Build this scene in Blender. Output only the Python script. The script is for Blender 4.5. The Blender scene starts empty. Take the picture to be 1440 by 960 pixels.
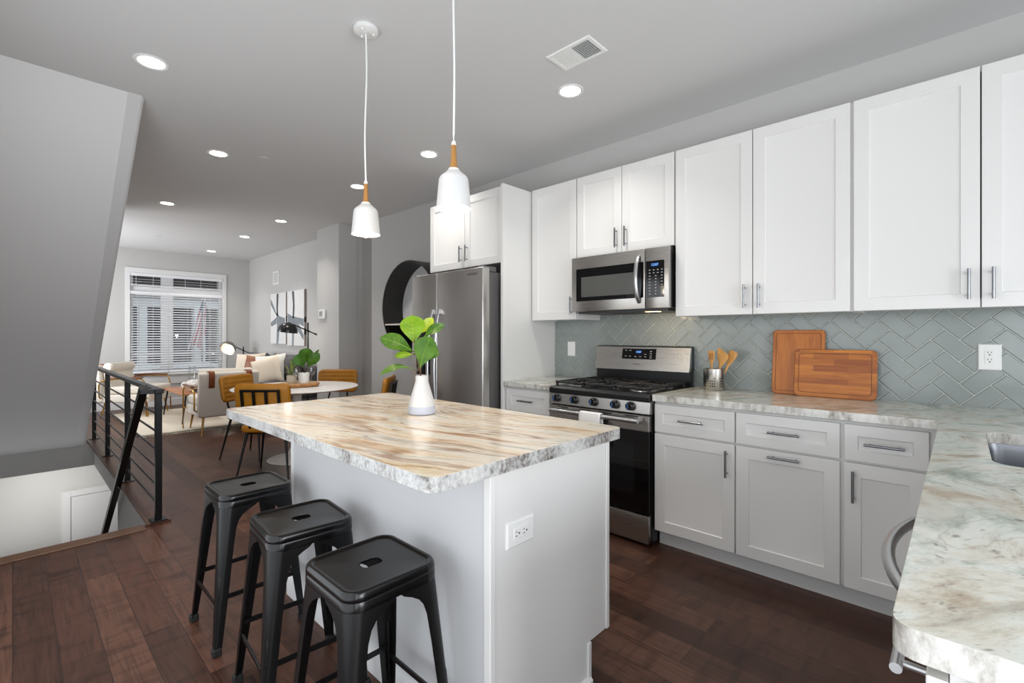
import bpy, bmesh, math, random
from mathutils import Vector, Matrix
random.seed(7)
PI = math.pi
scn = bpy.context.scene
COL = scn.collection

# ------------------------------------------------------------------ camera, world, exposure
YAW = 0.8125
cam_d = bpy.data.cameras.new('camera')
cam_d.sensor_width = 36.0
cam_d.lens = 665.33 / 1440 * 36
cam_d.shift_y = -0.00523
cam_d.clip_start = 0.02
cam = bpy.data.objects.new('camera', cam_d)
cam.location = (0, 0, 1.2617)
cam.rotation_euler = (PI / 2, 0, -YAW)
COL.objects.link(cam)
scn.camera = cam
scn.view_settings.view_transform = 'Standard'
scn.view_settings.look = 'None'
scn.view_settings.gamma = 1.0
scn.view_settings.use_curve_mapping = False
scn.view_settings.exposure = 0.10
try:
    scn.cycles.use_denoising = True
    scn.cycles.max_bounces = 10
    scn.cycles.diffuse_bounces = 6
    scn.cycles.caustics_reflective = False
    scn.cycles.caustics_refractive = False
    scn.cycles.sample_clamp_indirect = 4.0
except Exception:
    pass
WORLD_STRENGTH = 1.0
wd = bpy.data.worlds.new('sky'); scn.world = wd; wd.use_nodes = True
bg = wd.node_tree.nodes['Background']
bg.inputs[0].default_value = (0.86, 0.93, 1.0, 1); bg.inputs[1].default_value = WORLD_STRENGTH

def area(name, loc, rot, sx, sy, power, color=(1, 1, 1), spread=PI):
    d = bpy.data.lights.new(name, 'AREA'); d.shape = 'RECTANGLE'; d.size = sx; d.size_y = sy
    d.energy = power; d.color = color; d.spread = spread
    o = bpy.data.objects.new(name, d); o.location = loc; o.rotation_euler = rot
    COL.objects.link(o); return o
# daylight through a back window, set back for even light (behind the camera);
# glazed door and left-wall windows are unseen, added as fill; upward tilts brighten ceiling
YB2 = -2.5
area('daylight_back_window', (2.45, YB2 - .06, 1.50), (PI / 2 + math.radians(10), 0, 0), 1.2, 1.3, 6, (0.90, 0.95, 1.0))
area('fill_light_door', (0.60, YB2 - .06, 1.10), (PI / 2 - math.radians(6), 0, 0), 1.7, 1.9, 55, (0.92, 0.96, 1.0), math.radians(125))  # fill from behind the camera, through an added door
area('fill_light_left', (-0.46, 1.75, 1.08), (PI / 2 + math.radians(8), 0, -PI / 2), 3.3, 1.95, 25, (0.93, 0.96, 1.0))  # added low fill for the island side and cabinet fronts
area('fill_light_living', (-0.46, 9.0, 1.40), (PI / 2 + math.radians(20), 0, -PI / 2), 1.5, 1.3, 66, (0.95, 0.97, 1.0))  # added fill for the living room walls and ceiling
area('fill_light_left_rear', (-0.46, -1.15, 1.08), (PI / 2, 0, -PI / 2), 1.9, 1.95, 36, (0.93, 0.96, 1.0))  # added fill for the island end panel
DOWN_W = 5.0      # each recessed ceiling light
PEND_W = 3.0      # each pendant bulb
H = 2.788         # ceiling height
XL, XR, YF, YB = -0.40, 3.273, 10.45, -0.62

# ------------------------------------------------------------------ materials
def nt(name):
    m = bpy.data.materials.new(name); m.use_nodes = True
    t = m.node_tree; b = t.nodes['Principled BSDF']
    return m, t, b
def lin(c):
    return tuple(((x / 255) / 12.92 if x / 255 <= 0.04045 else ((x / 255 + 0.055) / 1.055) ** 2.4) for x in c) + (1.0,)
def N(t, typ, **kw):
    n = t.nodes.new(typ)
    for k, v in kw.items(): setattr(n, k, v)
    return n
def noise_bump(t, b, scale=60, strength=0.05, dist=0.002, coords='Object'):
    tc = N(t, 'ShaderNodeTexCoord'); no = N(t, 'ShaderNodeTexNoise'); bu = N(t, 'ShaderNodeBump')
    no.inputs['Scale'].default_value = scale; no.inputs['Detail'].default_value = 4
    bu.inputs['Strength'].default_value = strength; bu.inputs['Distance'].default_value = dist
    t.links.new(tc.outputs[coords], no.inputs['Vector']); t.links.new(no.outputs['Fac'], bu.inputs['Height'])
    t.links.new(bu.outputs['Normal'], b.inputs['Normal'])
def plain(name, rgb, rough=0.5, metal=0.0, bump=None, spec=0.5, var=0.0, vscale=6):
    m, t, b = nt(name)
    c = lin(rgb)
    b.inputs['Base Color'].default_value = c
    b.inputs['Roughness'].default_value = rough; b.inputs['Metallic'].default_value = metal
    b.inputs['Specular IOR Level'].default_value = spec
    if var:
        tc = N(t, 'ShaderNodeTexCoord'); no = N(t, 'ShaderNodeTexNoise'); mx = N(t, 'ShaderNodeMix', data_type='RGBA')
        no.inputs['Scale'].default_value = vscale; no.inputs['Detail'].default_value = 5
        mx.inputs[6].default_value = tuple(x * (1 - var) for x in c[:3]) + (1,)
        mx.inputs[7].default_value = tuple(min(1, x * (1 + var)) for x in c[:3]) + (1,)
        t.links.new(tc.outputs['Object'], no.inputs['Vector']); t.links.new(no.outputs['Fac'], mx.inputs[0])
        t.links.new(mx.outputs[2], b.inputs['Base Color'])
    if bump: noise_bump(t, b, *bump)
    return m
def emit(name, rgb, strength):
    m = bpy.data.materials.new(name); m.use_nodes = True; t = m.node_tree
    t.nodes.remove(t.nodes['Principled BSDF'])
    e = N(t, 'ShaderNodeEmission'); e.inputs[0].default_value = lin(rgb); e.inputs[1].default_value = strength
    t.links.new(e.outputs[0], t.nodes['Material Output'].inputs[0]); return m
def glassy(name, tint=(1, 1, 1), amount=0.1):
    m = bpy.data.materials.new(name); m.use_nodes = True; t = m.node_tree
    t.nodes.remove(t.nodes['Principled BSDF'])
    tr = N(t, 'ShaderNodeBsdfTransparent'); gl = N(t, 'ShaderNodeBsdfGlossy'); mx = N(t, 'ShaderNodeMixShader'); lw = N(t, 'ShaderNodeLayerWeight')
    ma = N(t, 'ShaderNodeMath', operation='MULTIPLY_ADD')
    tr.inputs[0].default_value = tint + (1,); gl.inputs['Roughness'].default_value = 0.02
    lw.inputs['Blend'].default_value = 0.25
    t.links.new(lw.outputs['Facing'], ma.inputs[0]); ma.inputs[1].default_value = 0.30; ma.inputs[2].default_value = amount * 0.5
    t.links.new(ma.outputs[0], mx.inputs[0]); t.links.new(tr.outputs[0], mx.inputs[1]); t.links.new(gl.outputs[0], mx.inputs[2])
    t.links.new(mx.outputs[0], t.nodes['Material Output'].inputs[0]); return m
def ramp(t, stops, interp='LINEAR'):
    r = N(t, 'ShaderNodeValToRGB'); cr = r.color_ramp; cr.interpolation = interp
    while len(cr.elements) > 1: cr.elements.remove(cr.elements[-1])
    cr.elements[0].position = stops[0][0]; cr.elements[0].color = lin(stops[0][1])
    for p, c in stops[1:]:
        e = cr.elements.new(p); e.color = lin(c)
    return r
def wood_floor():
    m, t, b = nt('dark_hardwood')
    tc = N(t, 'ShaderNodeTexCoord'); sp = N(t, 'ShaderNodeSeparateXYZ'); cb = N(t, 'ShaderNodeCombineXYZ')
    t.links.new(tc.outputs['Object'], sp.inputs[0]); t.links.new(sp.outputs['Y'], cb.inputs['X']); t.links.new(sp.outputs['X'], cb.inputs['Y'])
    br = N(t, 'ShaderNodeTexBrick', offset=0.37, offset_frequency=2)
    br.inputs['Scale'].default_value = 1.0; br.inputs['Brick Width'].default_value = 1.25; br.inputs['Row Height'].default_value = 0.127
    br.inputs['Mortar Size'].default_value = 0.0014; br.inputs['Mortar Smooth'].default_value = 0.1; br.inputs['Bias'].default_value = 0.0
    br.inputs['Color1'].default_value = (0, 0, 0, 1); br.inputs['Color2'].default_value = (1, 1, 1, 1); br.inputs['Mortar'].default_value = (0.5, 0.5, 0.5, 1)
    t.links.new(cb.outputs[0], br.inputs['Vector'])
    tone = ramp(t, [(0, (72, 45, 34)), (0.5, (92, 60, 47)), (1, (108, 74, 58))])
    t.links.new(br.outputs['Color'], tone.inputs[0])
    # grain runs along each board, shifted from board to board
    mp = N(t, 'ShaderNodeMapping'); mp.inputs['Scale'].default_value = (2.2, 42, 1)
    add = N(t, 'ShaderNodeVectorMath', operation='ADD'); sc = N(t, 'ShaderNodeVectorMath', operation='SCALE'); sc.inputs['Scale'].default_value = 7.0
    t.links.new(br.outputs['Color'], sc.inputs[0]); t.links.new(cb.outputs[0], add.inputs[0]); t.links.new(sc.outputs[0], add.inputs[1])
    t.links.new(add.outputs[0], mp.inputs['Vector'])
    n1 = N(t, 'ShaderNodeTexNoise'); n1.inputs['Scale'].default_value = 1.6; n1.inputs['Detail'].default_value = 8; n1.inputs['Distortion'].default_value = 1.2
    t.links.new(mp.outputs[0], n1.inputs['Vector'])
    gr = ramp(t, [(0.25, (150, 150, 150)), (0.5, (225, 225, 225)), (0.75, (255, 255, 255))])
    t.links.new(n1.outputs['Fac'], gr.inputs[0])
    mu = N(t, 'ShaderNodeMix', data_type='RGBA', blend_type='MULTIPLY'); mu.inputs[0].default_value = 0.95
    t.links.new(tone.outputs[0], mu.inputs[6]); t.links.new(gr.outputs[0], mu.inputs[7])
    # cross-grain scraping marks
    mp2 = N(t, 'ShaderNodeMapping'); mp2.inputs['Scale'].default_value = (16, 3, 1)
    n2 = N(t, 'ShaderNodeTexNoise'); n2.inputs['Scale'].default_value = 1.0; n2.inputs['Detail'].default_value = 4; n2.inputs['Distortion'].default_value = 0.6
    t.links.new(add.outputs[0], mp2.inputs['Vector']); t.links.new(mp2.outputs[0], n2.inputs['Vector'])
    r2 = ramp(t, [(0.28, (150, 140, 138)), (0.5, (255, 255, 255))]); t.links.new(n2.outputs['Fac'], r2.inputs[0])
    mu2 = N(t, 'ShaderNodeMix', data_type='RGBA', blend_type='MULTIPLY'); mu2.inputs[0].default_value = 0.7
    t.links.new(mu.outputs[2], mu2.inputs[6]); t.links.new(r2.outputs[0], mu2.inputs[7])
    dk = N(t, 'ShaderNodeMix', data_type='RGBA'); dk.inputs[7].default_value = lin((38, 26, 23))
    t.links.new(br.outputs['Fac'], dk.inputs[0]); t.links.new(mu2.outputs[2], dk.inputs[6]); t.links.new(dk.outputs[2], b.inputs['Base Color'])
    rr = N(t, 'ShaderNodeMapRange'); rr.inputs[3].default_value = 0.30; rr.inputs[4].default_value = 0.48; b.inputs['Specular IOR Level'].default_value = 0.38
    t.links.new(n1.outputs['Fac'], rr.inputs[0]); t.links.new(rr.outputs[0], b.inputs['Roughness'])
    bu = N(t, 'ShaderNodeBump'); bu.inputs['Strength'].default_value = 0.22; bu.inputs['Distance'].default_value = 0.002
    t.links.new(n2.outputs['Fac'], bu.inputs['Height']); t.links.new(bu.outputs['Normal'], b.inputs['Normal'])
    return m
def granite(name, angle, stretch, stops, vein_rgb, vein_amt, warp=0.35, scale=2.2, rough=0.16, speck=0.35, vein2=(150, 98, 62)):
    m, t, b = nt(name)
    tc = N(t, 'ShaderNodeTexCoord')
    wn = N(t, 'ShaderNodeTexNoise'); wn.inputs['Scale'].default_value = 1.3; wn.inputs['Detail'].default_value = 2
    t.links.new(tc.outputs['Object'], wn.inputs['Vector'])
    sb = N(t, 'ShaderNodeVectorMath', operation='SUBTRACT'); sb.inputs[1].default_value = (0.5, 0.5, 0.5)
    t.links.new(wn.outputs['Color'], sb.inputs[0])
    sc = N(t, 'ShaderNodeVectorMath', operation='SCALE'); sc.inputs['Scale'].default_value = warp
    t.links.new(sb.outputs[0], sc.inputs[0])
    ad = N(t, 'ShaderNodeVectorMath', operation='ADD'); t.links.new(tc.outputs['Object'], ad.inputs[0]); t.links.new(sc.outputs[0], ad.inputs[1])
    ro = N(t, 'ShaderNodeMapping'); ro.inputs['Rotation'].default_value = (0, 0, angle)
    t.links.new(ad.outputs[0], ro.inputs['Vector'])
    mp = N(t, 'ShaderNodeMapping'); mp.inputs['Scale'].default_value = (1, stretch, 0.35)
    t.links.new(ro.outputs[0], mp.inputs['Vector'])
    n1 = N(t, 'ShaderNodeTexNoise'); n1.inputs['Scale'].default_value = scale; n1.inputs['Detail'].default_value = 9; n1.inputs['Roughness'].default_value = 0.62
    t.links.new(mp.outputs[0], n1.inputs['Vector'])
    base = ramp(t, stops); t.links.new(n1.outputs['Fac'], base.inputs[0])
    # long thin veins
    w = N(t, 'ShaderNodeTexNoise'); w.inputs['Scale'].default_value = scale * 0.62; w.inputs['Detail'].default_value = 5; w.inputs['Roughness'].default_value = 0.5
    off = N(t, 'ShaderNodeVectorMath', operation='ADD'); off.inputs[1].default_value = (3.7, 1.9, 0)
    t.links.new(mp.outputs[0], off.inputs[0]); t.links.new(off.outputs[0], w.inputs['Vector'])
    def band(c, wd_):
        a = N(t, 'ShaderNodeMath', operation='SUBTRACT'); a.inputs[1].default_value = c
        t.links.new(w.outputs['Fac'], a.inputs[0])
        d = N(t, 'ShaderNodeMath', operation='ABSOLUTE'); t.links.new(a.outputs[0], d.inputs[0])
        r = N(t, 'ShaderNodeMapRange', interpolation_type='SMOOTHSTEP'); r.inputs[1].default_value = wd_; r.inputs[2].default_value = 0.0; r.inputs[3].default_value = 0.0; r.inputs[4].default_value = 1.0
        t.links.new(d.outputs[0], r.inputs[0]); return r
    patch = N(t, 'ShaderNodeTexNoise'); patch.inputs['Scale'].default_value = 2.6; patch.inputs['Detail'].default_value = 3
    t.links.new(ro.outputs[0], patch.inputs['Vector'])
    pr = N(t, 'ShaderNodeMapRange'); pr.inputs[1].default_value = 0.40; pr.inputs[2].default_value = 0.62
    t.links.new(patch.outputs['Fac'], pr.inputs[0])
    def layer(prev, fac_node, rgb, amt, mask=True):
        f = N(t, 'ShaderNodeMath', operation='MULTIPLY'); f.inputs[1].default_value = amt
        t.links.new(fac_node.outputs[0], f.inputs[0])
        if mask:
            g = N(t, 'ShaderNodeMath', operation='MULTIPLY'); t.links.new(f.outputs[0], g.inputs[0]); t.links.new(pr.outputs[0], g.inputs[1]); f = g
        x = N(t, 'ShaderNodeMix', data_type='RGBA'); x.inputs[7].default_value = lin(rgb)
        t.links.new(f.outputs[0], x.inputs[0]); t.links.new(prev, x.inputs[6]); return x.outputs[2]
    c = layer(base.outputs[0], band(0.56, 0.045), vein2, vein_amt)
    c = layer(c, band(0.43, 0.018), vein_rgb, vein_amt)
    c = layer(c, band(0.615, 0.010), vein_rgb, vein_amt * 0.9, False)
    # grey-green mineral clouds and fine dark specks
    ng = N(t, 'ShaderNodeTexNoise'); ng.inputs['Scale'].default_value = 5; ng.inputs['Detail'].default_value = 6
    of2 = N(t, 'ShaderNodeVectorMath', operation='ADD'); of2.inputs[1].default_value = (9.1, 4.2, 0)
    t.links.new(mp.outputs[0], of2.inputs[0]); t.links.new(of2.outputs[0], ng.inputs['Vector'])
    gm = N(t, 'ShaderNodeMapRange'); gm.inputs[1].default_value = 0.55; gm.inputs[2].default_value = 0.75
    t.links.new(ng.outputs['Fac'], gm.inputs[0])
    c = layer(c, gm, (150, 152, 142), 0.55, False)
    ns = N(t, 'ShaderNodeTexNoise'); ns.inputs['Scale'].default_value = 55; ns.inputs['Detail'].default_value = 3
    ms = N(t, 'ShaderNodeMapping'); ms.inputs['Scale'].default_value = (0.45, 1, 1); t.links.new(ro.outputs[0], ms.inputs['Vector'])
    t.links.new(ms.outputs[0], ns.inputs['Vector'])
    sm = N(t, 'ShaderNodeMapRange'); sm.inputs[1].default_value = 0.64; sm.inputs[2].default_value = 0.74
    t.links.new(ns.outputs['Fac'], sm.inputs[0])
    c = layer(c, sm, (96, 84, 74), speck, False)
    # fine crystalline grain, drawn out along the flow of the stone
    nf = N(t, 'ShaderNodeTexNoise'); nf.inputs['Scale'].default_value = 26; nf.inputs['Detail'].default_value = 8; nf.inputs['Roughness'].default_value = 0.75
    t.links.new(mp.outputs[0], nf.inputs['Vector'])
    fr = ramp(t, [(0.34, (176, 160, 146)), (0.5, (248, 246, 243)), (0.64, (255, 255, 255))]); t.links.new(nf.outputs['Fac'], fr.inputs[0])
    fm_ = N(t, 'ShaderNodeMix', data_type='RGBA', blend_type='MULTIPLY'); fm_.inputs[0].default_value = 0.5
    t.links.new(c, fm_.inputs[6]); t.links.new(fr.outputs[0], fm_.inputs[7]); c = fm_.outputs[2]
    t.links.new(c, b.inputs['Base Color'])
    b.inputs['Roughness'].default_value = rough
    return m
def speckled(name, stops, scale=38, rough=0.35, stretch=(1, 1, 0.25)):
    m, t, b = nt(name)
    tc = N(t, 'ShaderNodeTexCoord'); mp = N(t, 'ShaderNodeMapping'); mp.inputs['Scale'].default_value = stretch
    n = N(t, 'ShaderNodeTexNoise'); n.inputs['Scale'].default_value = scale; n.inputs['Detail'].default_value = 6; n.inputs['Roughness'].default_value = 0.7
    n2 = N(t, 'ShaderNodeTexNoise'); n2.inputs['Scale'].default_value = 9; n2.inputs['Detail'].default_value = 3
    mx = N(t, 'ShaderNodeMix', data_type='FLOAT'); mx.inputs[0].default_value = 0.45
    r = ramp(t, stops)
    t.links.new(tc.outputs['Object'], mp.inputs[0]); t.links.new(mp.outputs[0], n.inputs['Vector']); t.links.new(mp.outputs[0], n2.inputs['Vector'])
    t.links.new(n.outputs['Fac'], mx.inputs[2]); t.links.new(n2.outputs['Fac'], mx.inputs[3])
    t.links.new(mx.outputs[0], r.inputs[0]); t.links.new(r.outputs[0], b.inputs['Base Color'])
    b.inputs['Roughness'].default_value = rough; noise_bump(t, b, 90, 0.35, 0.003)
    return m
def grain(name, c1, c2, scale=(2, 40, 2), rough=0.45, strips=None, extra=None):
    """wood with grain along local X of the mapping; strips = (width, along, axes) makes glued staves"""
    m, t, b = nt(name)
    tc = N(t, 'ShaderNodeTexCoord'); mp = N(t, 'ShaderNodeMapping'); mp.inputs['Scale'].default_value = scale
    n = N(t, 'ShaderNodeTexNoise'); n.inputs['Scale'].default_value = 1.5; n.inputs['Detail'].default_value = 6; n.inputs['Distortion'].default_value = 0.8
    r = ramp(t, [(0.25, c1), (0.75, c2)])
    t.links.new(tc.outputs['Object'], mp.inputs[0]); t.links.new(mp.outputs[0], n.inputs['Vector']); t.links.new(n.outputs['Fac'], r.inputs[0])
    out = r.outputs[0]
    if strips:
        sp = N(t, 'ShaderNodeSeparateXYZ'); cb = N(t, 'ShaderNodeCombineXYZ'); t.links.new(tc.outputs['Object'], sp.inputs[0])
        t.links.new(sp.outputs[strips[2][0]], cb.inputs['X']); t.links.new(sp.outputs[strips[2][1]], cb.inputs['Y'])
        br = N(t, 'ShaderNodeTexBrick', offset=0.41); br.inputs['Scale'].default_value = 1
        br.inputs['Brick Width'].default_value = strips[1]; br.inputs['Row Height'].default_value = strips[0]; br.inputs['Mortar Size'].default_value = 0.0003
        br.inputs['Color1'].default_value = lin(extra[0]); br.inputs['Color2'].default_value = lin(extra[1]); br.inputs['Mortar'].default_value = lin(extra[0])
        t.links.new(cb.outputs[0], br.inputs['Vector'])
        mu = N(t, 'ShaderNodeMix', data_type='RGBA', blend_type='MULTIPLY'); mu.inputs[0].default_value = 1.0
        t.links.new(out, mu.inputs[6]); t.links.new(br.outputs['Color'], mu.inputs[7]); out = mu.outputs[2]
    t.links.new(out, b.inputs['Base Color']); b.inputs['Roughness'].default_value = rough
    return m
def steel(name, rgb=(178, 175, 171), rough=0.27, axis=2):
    m, t, b = nt(name)
    b.inputs['Metallic'].default_value = 1.0; b.inputs['Base Color'].default_value = lin(rgb)
    tc = N(t, 'ShaderNodeTexCoord'); mp = N(t, 'ShaderNodeMapping')
    s = [2.0, 2.0, 2.0]; s[axis] = 220.0
    mp.inputs['Scale'].default_value = s
    n = N(t, 'ShaderNodeTexNoise'); n.inputs['Scale'].default_value = 3; n.inputs['Detail'].default_value = 3
    t.links.new(tc.outputs['Object'], mp.inputs[0]); t.links.new(mp.outputs[0], n.inputs['Vector'])
    rr = N(t, 'ShaderNodeMapRange'); rr.inputs[3].default_value = rough - 0.06; rr.inputs[4].default_value = rough + 0.10
    t.links.new(n.outputs['Fac'], rr.inputs[0]); t.links.new(rr.outputs[0], b.inputs['Roughness'])
    bu = N(t, 'ShaderNodeBump'); bu.inputs['Strength'].default_value = 0.06; bu.inputs['Distance'].default_value = 0.001
    t.links.new(n.outputs['Fac'], bu.inputs['Height']); t.links.new(bu.outputs['Normal'], b.inputs['Normal'])
    return m
def leafmat(name, rgb, rgb2):
    m, t, b = nt(name)
    tc = N(t, 'ShaderNodeTexCoord'); n = N(t, 'ShaderNodeTexNoise'); n.inputs['Scale'].default_value = 14; n.inputs['Detail'].default_value = 4
    r = ramp(t, [(0.3, rgb), (0.7, rgb2)]); t.links.new(tc.outputs['Object'], n.inputs['Vector']); t.links.new(n.outputs['Fac'], r.inputs[0])
    t.links.new(r.outputs[0], b.inputs['Base Color']); b.inputs['Roughness'].default_value = 0.38
    tl = N(t, 'ShaderNodeBsdfTranslucent'); mx = N(t, 'ShaderNodeMixShader'); mx.inputs[0].default_value = 0.3
    t.links.new(r.outputs[0], tl.inputs[0]); t.links.new(b.outputs[0], mx.inputs[1]); t.links.new(tl.outputs[0], mx.inputs[2])
    t.links.new(mx.outputs[0], t.nodes['Material Output'].inputs[0]); return m
M = {}
M['wall'] = plain('grey_wall_paint', (193, 192, 190), 0.75, bump=(180, 0.04, 0.001))
M['ceiling'] = plain('ceiling_paint', (208, 208, 208), 0.85, bump=(150, 0.04, 0.001))
M['trimwhite'] = plain('white_trim_paint', (226, 226, 226), 0.4)
M['floor'] = wood_floor()
M['cab'] = plain('white_cabinet_lacquer', (222, 221, 219), 0.32)
M['toe'] = plain('grey_white_toe_kick', (222, 222, 221), 0.5)
M['dark'] = plain('dark_gap', (14, 14, 14), 0.6)
M['steel'] = steel('brushed_steel_horizontal', axis=2)
M['steelv'] = steel('brushed_steel_vertical', (196, 193, 190), 0.30, axis=1)
M['chrome'] = plain('satin_nickel', (196, 197, 199), 0.32, 1.0)
M['handle'] = plain('dark_nickel_pull', (136, 138, 142), 0.25, 1.0)
M['blackglass'] = plain('black_glass', (8, 8, 9), 0.06)
M['ovenglass'] = plain('oven_window', (22, 22, 24), 0.05)
M['mwglass'] = plain('microwave_mesh_window', (84, 84, 82), 0.12)
M['black'] = plain('black_enamel', (13, 13, 14), 0.28)
M['iron'] = plain('cast_iron', (20, 20, 21), 0.5)
M['blackmetal'] = plain('black_powder_coat', (9, 9, 10), 0.32, 0.0, bump=(200, 0.05, 0.0006), spec=.32)
M['fridge_side'] = plain('fridge_grey_side', (98, 96, 96), 0.42, 0.25)
M['tile'] = plain('sage_glass_tile', (142, 149, 147), 0.16, var=0.10, vscale=9)
M['grout'] = plain('pale_grout', (214, 216, 210), 0.8)
M['plastic'] = plain('white_plastic', (233, 233, 231), 0.4)
M['slot'] = plain('socket_slots', (30, 30, 30), 0.6)
M['granite_island'] = granite('warm_streaked_granite', 1.36, 7.5,
    [(0.27, (164, 112, 74)), (0.34, (208, 166, 124)), (0.41, (234, 212, 182)), (0.52, (240, 230, 214)), (0.60, (230, 222, 208)), (0.67, (188, 184, 174)), (0.76, (206, 170, 130))],
    (116, 74, 44), 0.75, warp=0.27, scale=1.6, speck=0.2)
M['granite_main'] = granite('pale_green_granite', 0.55, 2.2,
    [(0.28, (138, 120, 100)), (0.37, (182, 170, 150)), (0.45, (212, 210, 198)), (0.52, (216, 219, 212)), (0.58, (182, 191, 180)), (0.66, (146, 156, 148)), (0.75, (170, 154, 130))],
    (128, 112, 96), 0.30, warp=0.7, scale=3.6, vein2=(172, 142, 108), speck=0.75)
M['granite_edge'] = speckled('chiselled_stone_edge', [(0.36, (70, 64, 60)), (0.43, (142, 138, 134)), (0.52, (182, 182, 180)), (0.66, (208, 206, 201))], scale=80, stretch=(1, 1, .8))
M['granite_edge_main'] = speckled('polished_stone_edge', [(0.32, (78, 70, 64)), (0.41, (162, 156, 148)), (0.53, (210, 209, 204)), (0.7, (226, 226, 222))], rough=0.2, stretch=(1, 1, .5))
M['board_a'] = grain('cherry_board', (176, 104, 36), (214, 140, 60), (40, 60, 1.6), 0.4, (0.075, 1.0, ('Y', 'Z')), ((255, 240, 225), (225, 200, 175)))
M['board_a'] = grain('cherry_board', (160, 86, 22), (196, 118, 42), (30, 30, 1.6), 0.38)
M['board_b'] = grain('acacia_board', (164, 88, 20), (212, 134, 46), (30, 2.2, 36), 0.38, (0.036, 0.17, ('Y', 'Z')), ((255, 255, 255), (196, 170, 150)))
M['groove'] = plain('board_groove', (112, 62, 22), 0.6)
M['bamboo'] = grain('bamboo', (196, 138, 72), (224, 172, 104), (40, 40, 3), 0.5)
M['oak'] = grain('oak_neck', (146, 98, 44), (178, 128, 66), (60, 60, 6), 0.5)
M['vase_top'] = plain('white_ceramic', (208, 207, 206), 0.45, bump=(70, 0.05, 0.002))
M['vase_band'] = plain('pale_grey_glaze', (186, 190, 203), 0.35)
M['stem'] = plain('brown_stem', (98, 72, 48), 0.7)
M['leaf_bright'] = leafmat('fig_leaf_bright', (98, 142, 8), (130, 168, 20))
M['leaf_mid'] = leafmat('fig_leaf_mid', (46, 92, 12), (86, 130, 22))
M['leaf_yellow'] = leafmat('fig_leaf_yellow', (172, 196, 24), (196, 208, 50))
M['leaf_dark'] = leafmat('fig_leaf_dark', (38, 84, 22), (84, 136, 30))
M['leaf_vein'] = plain('leaf_vein', (128, 162, 52), 0.5)
M['tan'] = plain('tan_velvet_leather', (170, 112, 18), 0.5, var=0.28, vscale=14, bump=(120, 0.1, 0.002))
M['cream'] = plain('cream_upholstery', (222, 214, 202), 0.9, bump=(320, 0.25, 0.002), var=0.05, vscale=30)
M['brass'] = plain('brushed_brass', (190, 150, 84), 0.28, 1.0)
M['strap'] = plain('cognac_leather', (132, 64, 26), 0.5)
M['walnut'] = grain('walnut', (96, 54, 32), (138, 84, 52), (3, 40, 40), 0.4)
M['tablewood'] = grain('reddish_wood_top', (156, 100, 66), (196, 140, 104), (3, 30, 10), 0.35)
M['sofa'] = plain('charcoal_sofa_cloth', (92, 90, 94), 0.9, bump=(300, 0.25, 0.002), var=0.08, vscale=30)
M['pillow_cream'] = plain('cream_knit', (226, 214, 196), 0.95, bump=(110, 0.5, 0.006), var=0.06, vscale=60)
M['pillow_white'] = plain('off_white_cloth', (228, 226, 222), 0.9, bump=(160, 0.3, 0.003))
M['pillow_leather'] = plain('brown_leather', (142, 88, 60), 0.45, var=0.15, vscale=10)
M['pillow_grey'] = plain('dark_grey_cloth', (70, 68, 72), 0.95, bump=(220, 0.3, 0.003))
M['tabletop'] = plain('white_table_lacquer', (236, 233, 230), 0.3)
M['bark'] = plain('bark_edge', (168, 120, 74), 0.9, var=0.65, vscale=40, bump=(50, 0.8, 0.01))
M['slice'] = plain('sawn_wood', (196, 158, 112), 0.7, var=0.12, vscale=30)
M['concrete'] = plain('beige_pot', (206, 194, 178), 0.8, bump=(60, 0.3, 0.003))
M['glass'] = glassy('clear_glass', (0.97, 0.98, 0.98), 0.12)
M['pane'] = glassy('window_pane', (0.93, 0.95, 0.95), 0.08)
M['mirror'] = plain('mirror_glass', (225, 228, 230), 0.02, 1.0)
M['rug'] = plain('cream_wool_rug', (228, 218, 200), 0.98, bump=(140, 0.7, 0.008), var=0.10, vscale=26)
M['slat'] = plain('white_blind_slat', (236, 237, 240), 0.45)
M['towel'] = plain('white_towel', (238, 236, 233), 0.95, bump=(420, 0.5, 0.002))
M['lens'] = emit('light_lens', (255, 250, 240), 9.0)
M['bulb'] = emit('warm_bulb', (255, 226, 176), 14.0)
M['lampglow'] = emit('lamp_bulb', (255, 240, 214), 9.0)
M['display'] = emit('blue_display', (120, 180, 255), 1.6)
M['displaybg'] = plain('display_window', (10, 26, 60), 0.1)
M['keys'] = plain('keypad_print', (150, 150, 150), 0.5)
M['blue'] = plain('blue_knob_line', (60, 130, 210), 0.4)
M['logo'] = plain('logo_grey', (92, 90, 88), 0.4, 0.6)
M['artwhite'] = plain('canvas_white', (226, 226, 226), 0.8, var=0.04, vscale=9)
M['artgrey'] = plain('brushed_grey_paint', (128, 136, 142), 0.7, var=0.15, vscale=16)
M['artdark'] = plain('brushed_charcoal_paint', (74, 80, 84), 0.7, var=0.2, vscale=16)
M['artblack'] = plain('canvas_black_side', (24, 24, 24), 0.7)
M['arttaupe'] = plain('canvas_taupe_side', (156, 146, 140), 0.8, var=0.2, vscale=20)
M['brick'] = plain('dark_brick', (104, 78, 70), 0.9, var=0.3, vscale=14)
M['outdark'] = plain('dark_facade', (46, 40, 38), 0.8, var=0.2, vscale=6)
M['outwhite'] = plain('white_facade_trim', (238, 238, 238), 0.7)
M['pave'] = plain('pavement', (170, 170, 168), 0.9)
M['carpaint'] = plain('white_car_paint', (238, 238, 240), 0.25)
M['flagred'] = plain('flag_red', (196, 40, 58), 0.8)
M['flagwhite'] = plain('flag_white', (238, 236, 236), 0.8)
M['flagblue'] = plain('flag_blue', (70, 80, 120), 0.8)
M['rubber'] = plain('black_rubber', (16, 16, 16), 0.7)
M['bead'] = plain('white_bead', (226, 222, 216), 0.6)

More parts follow.
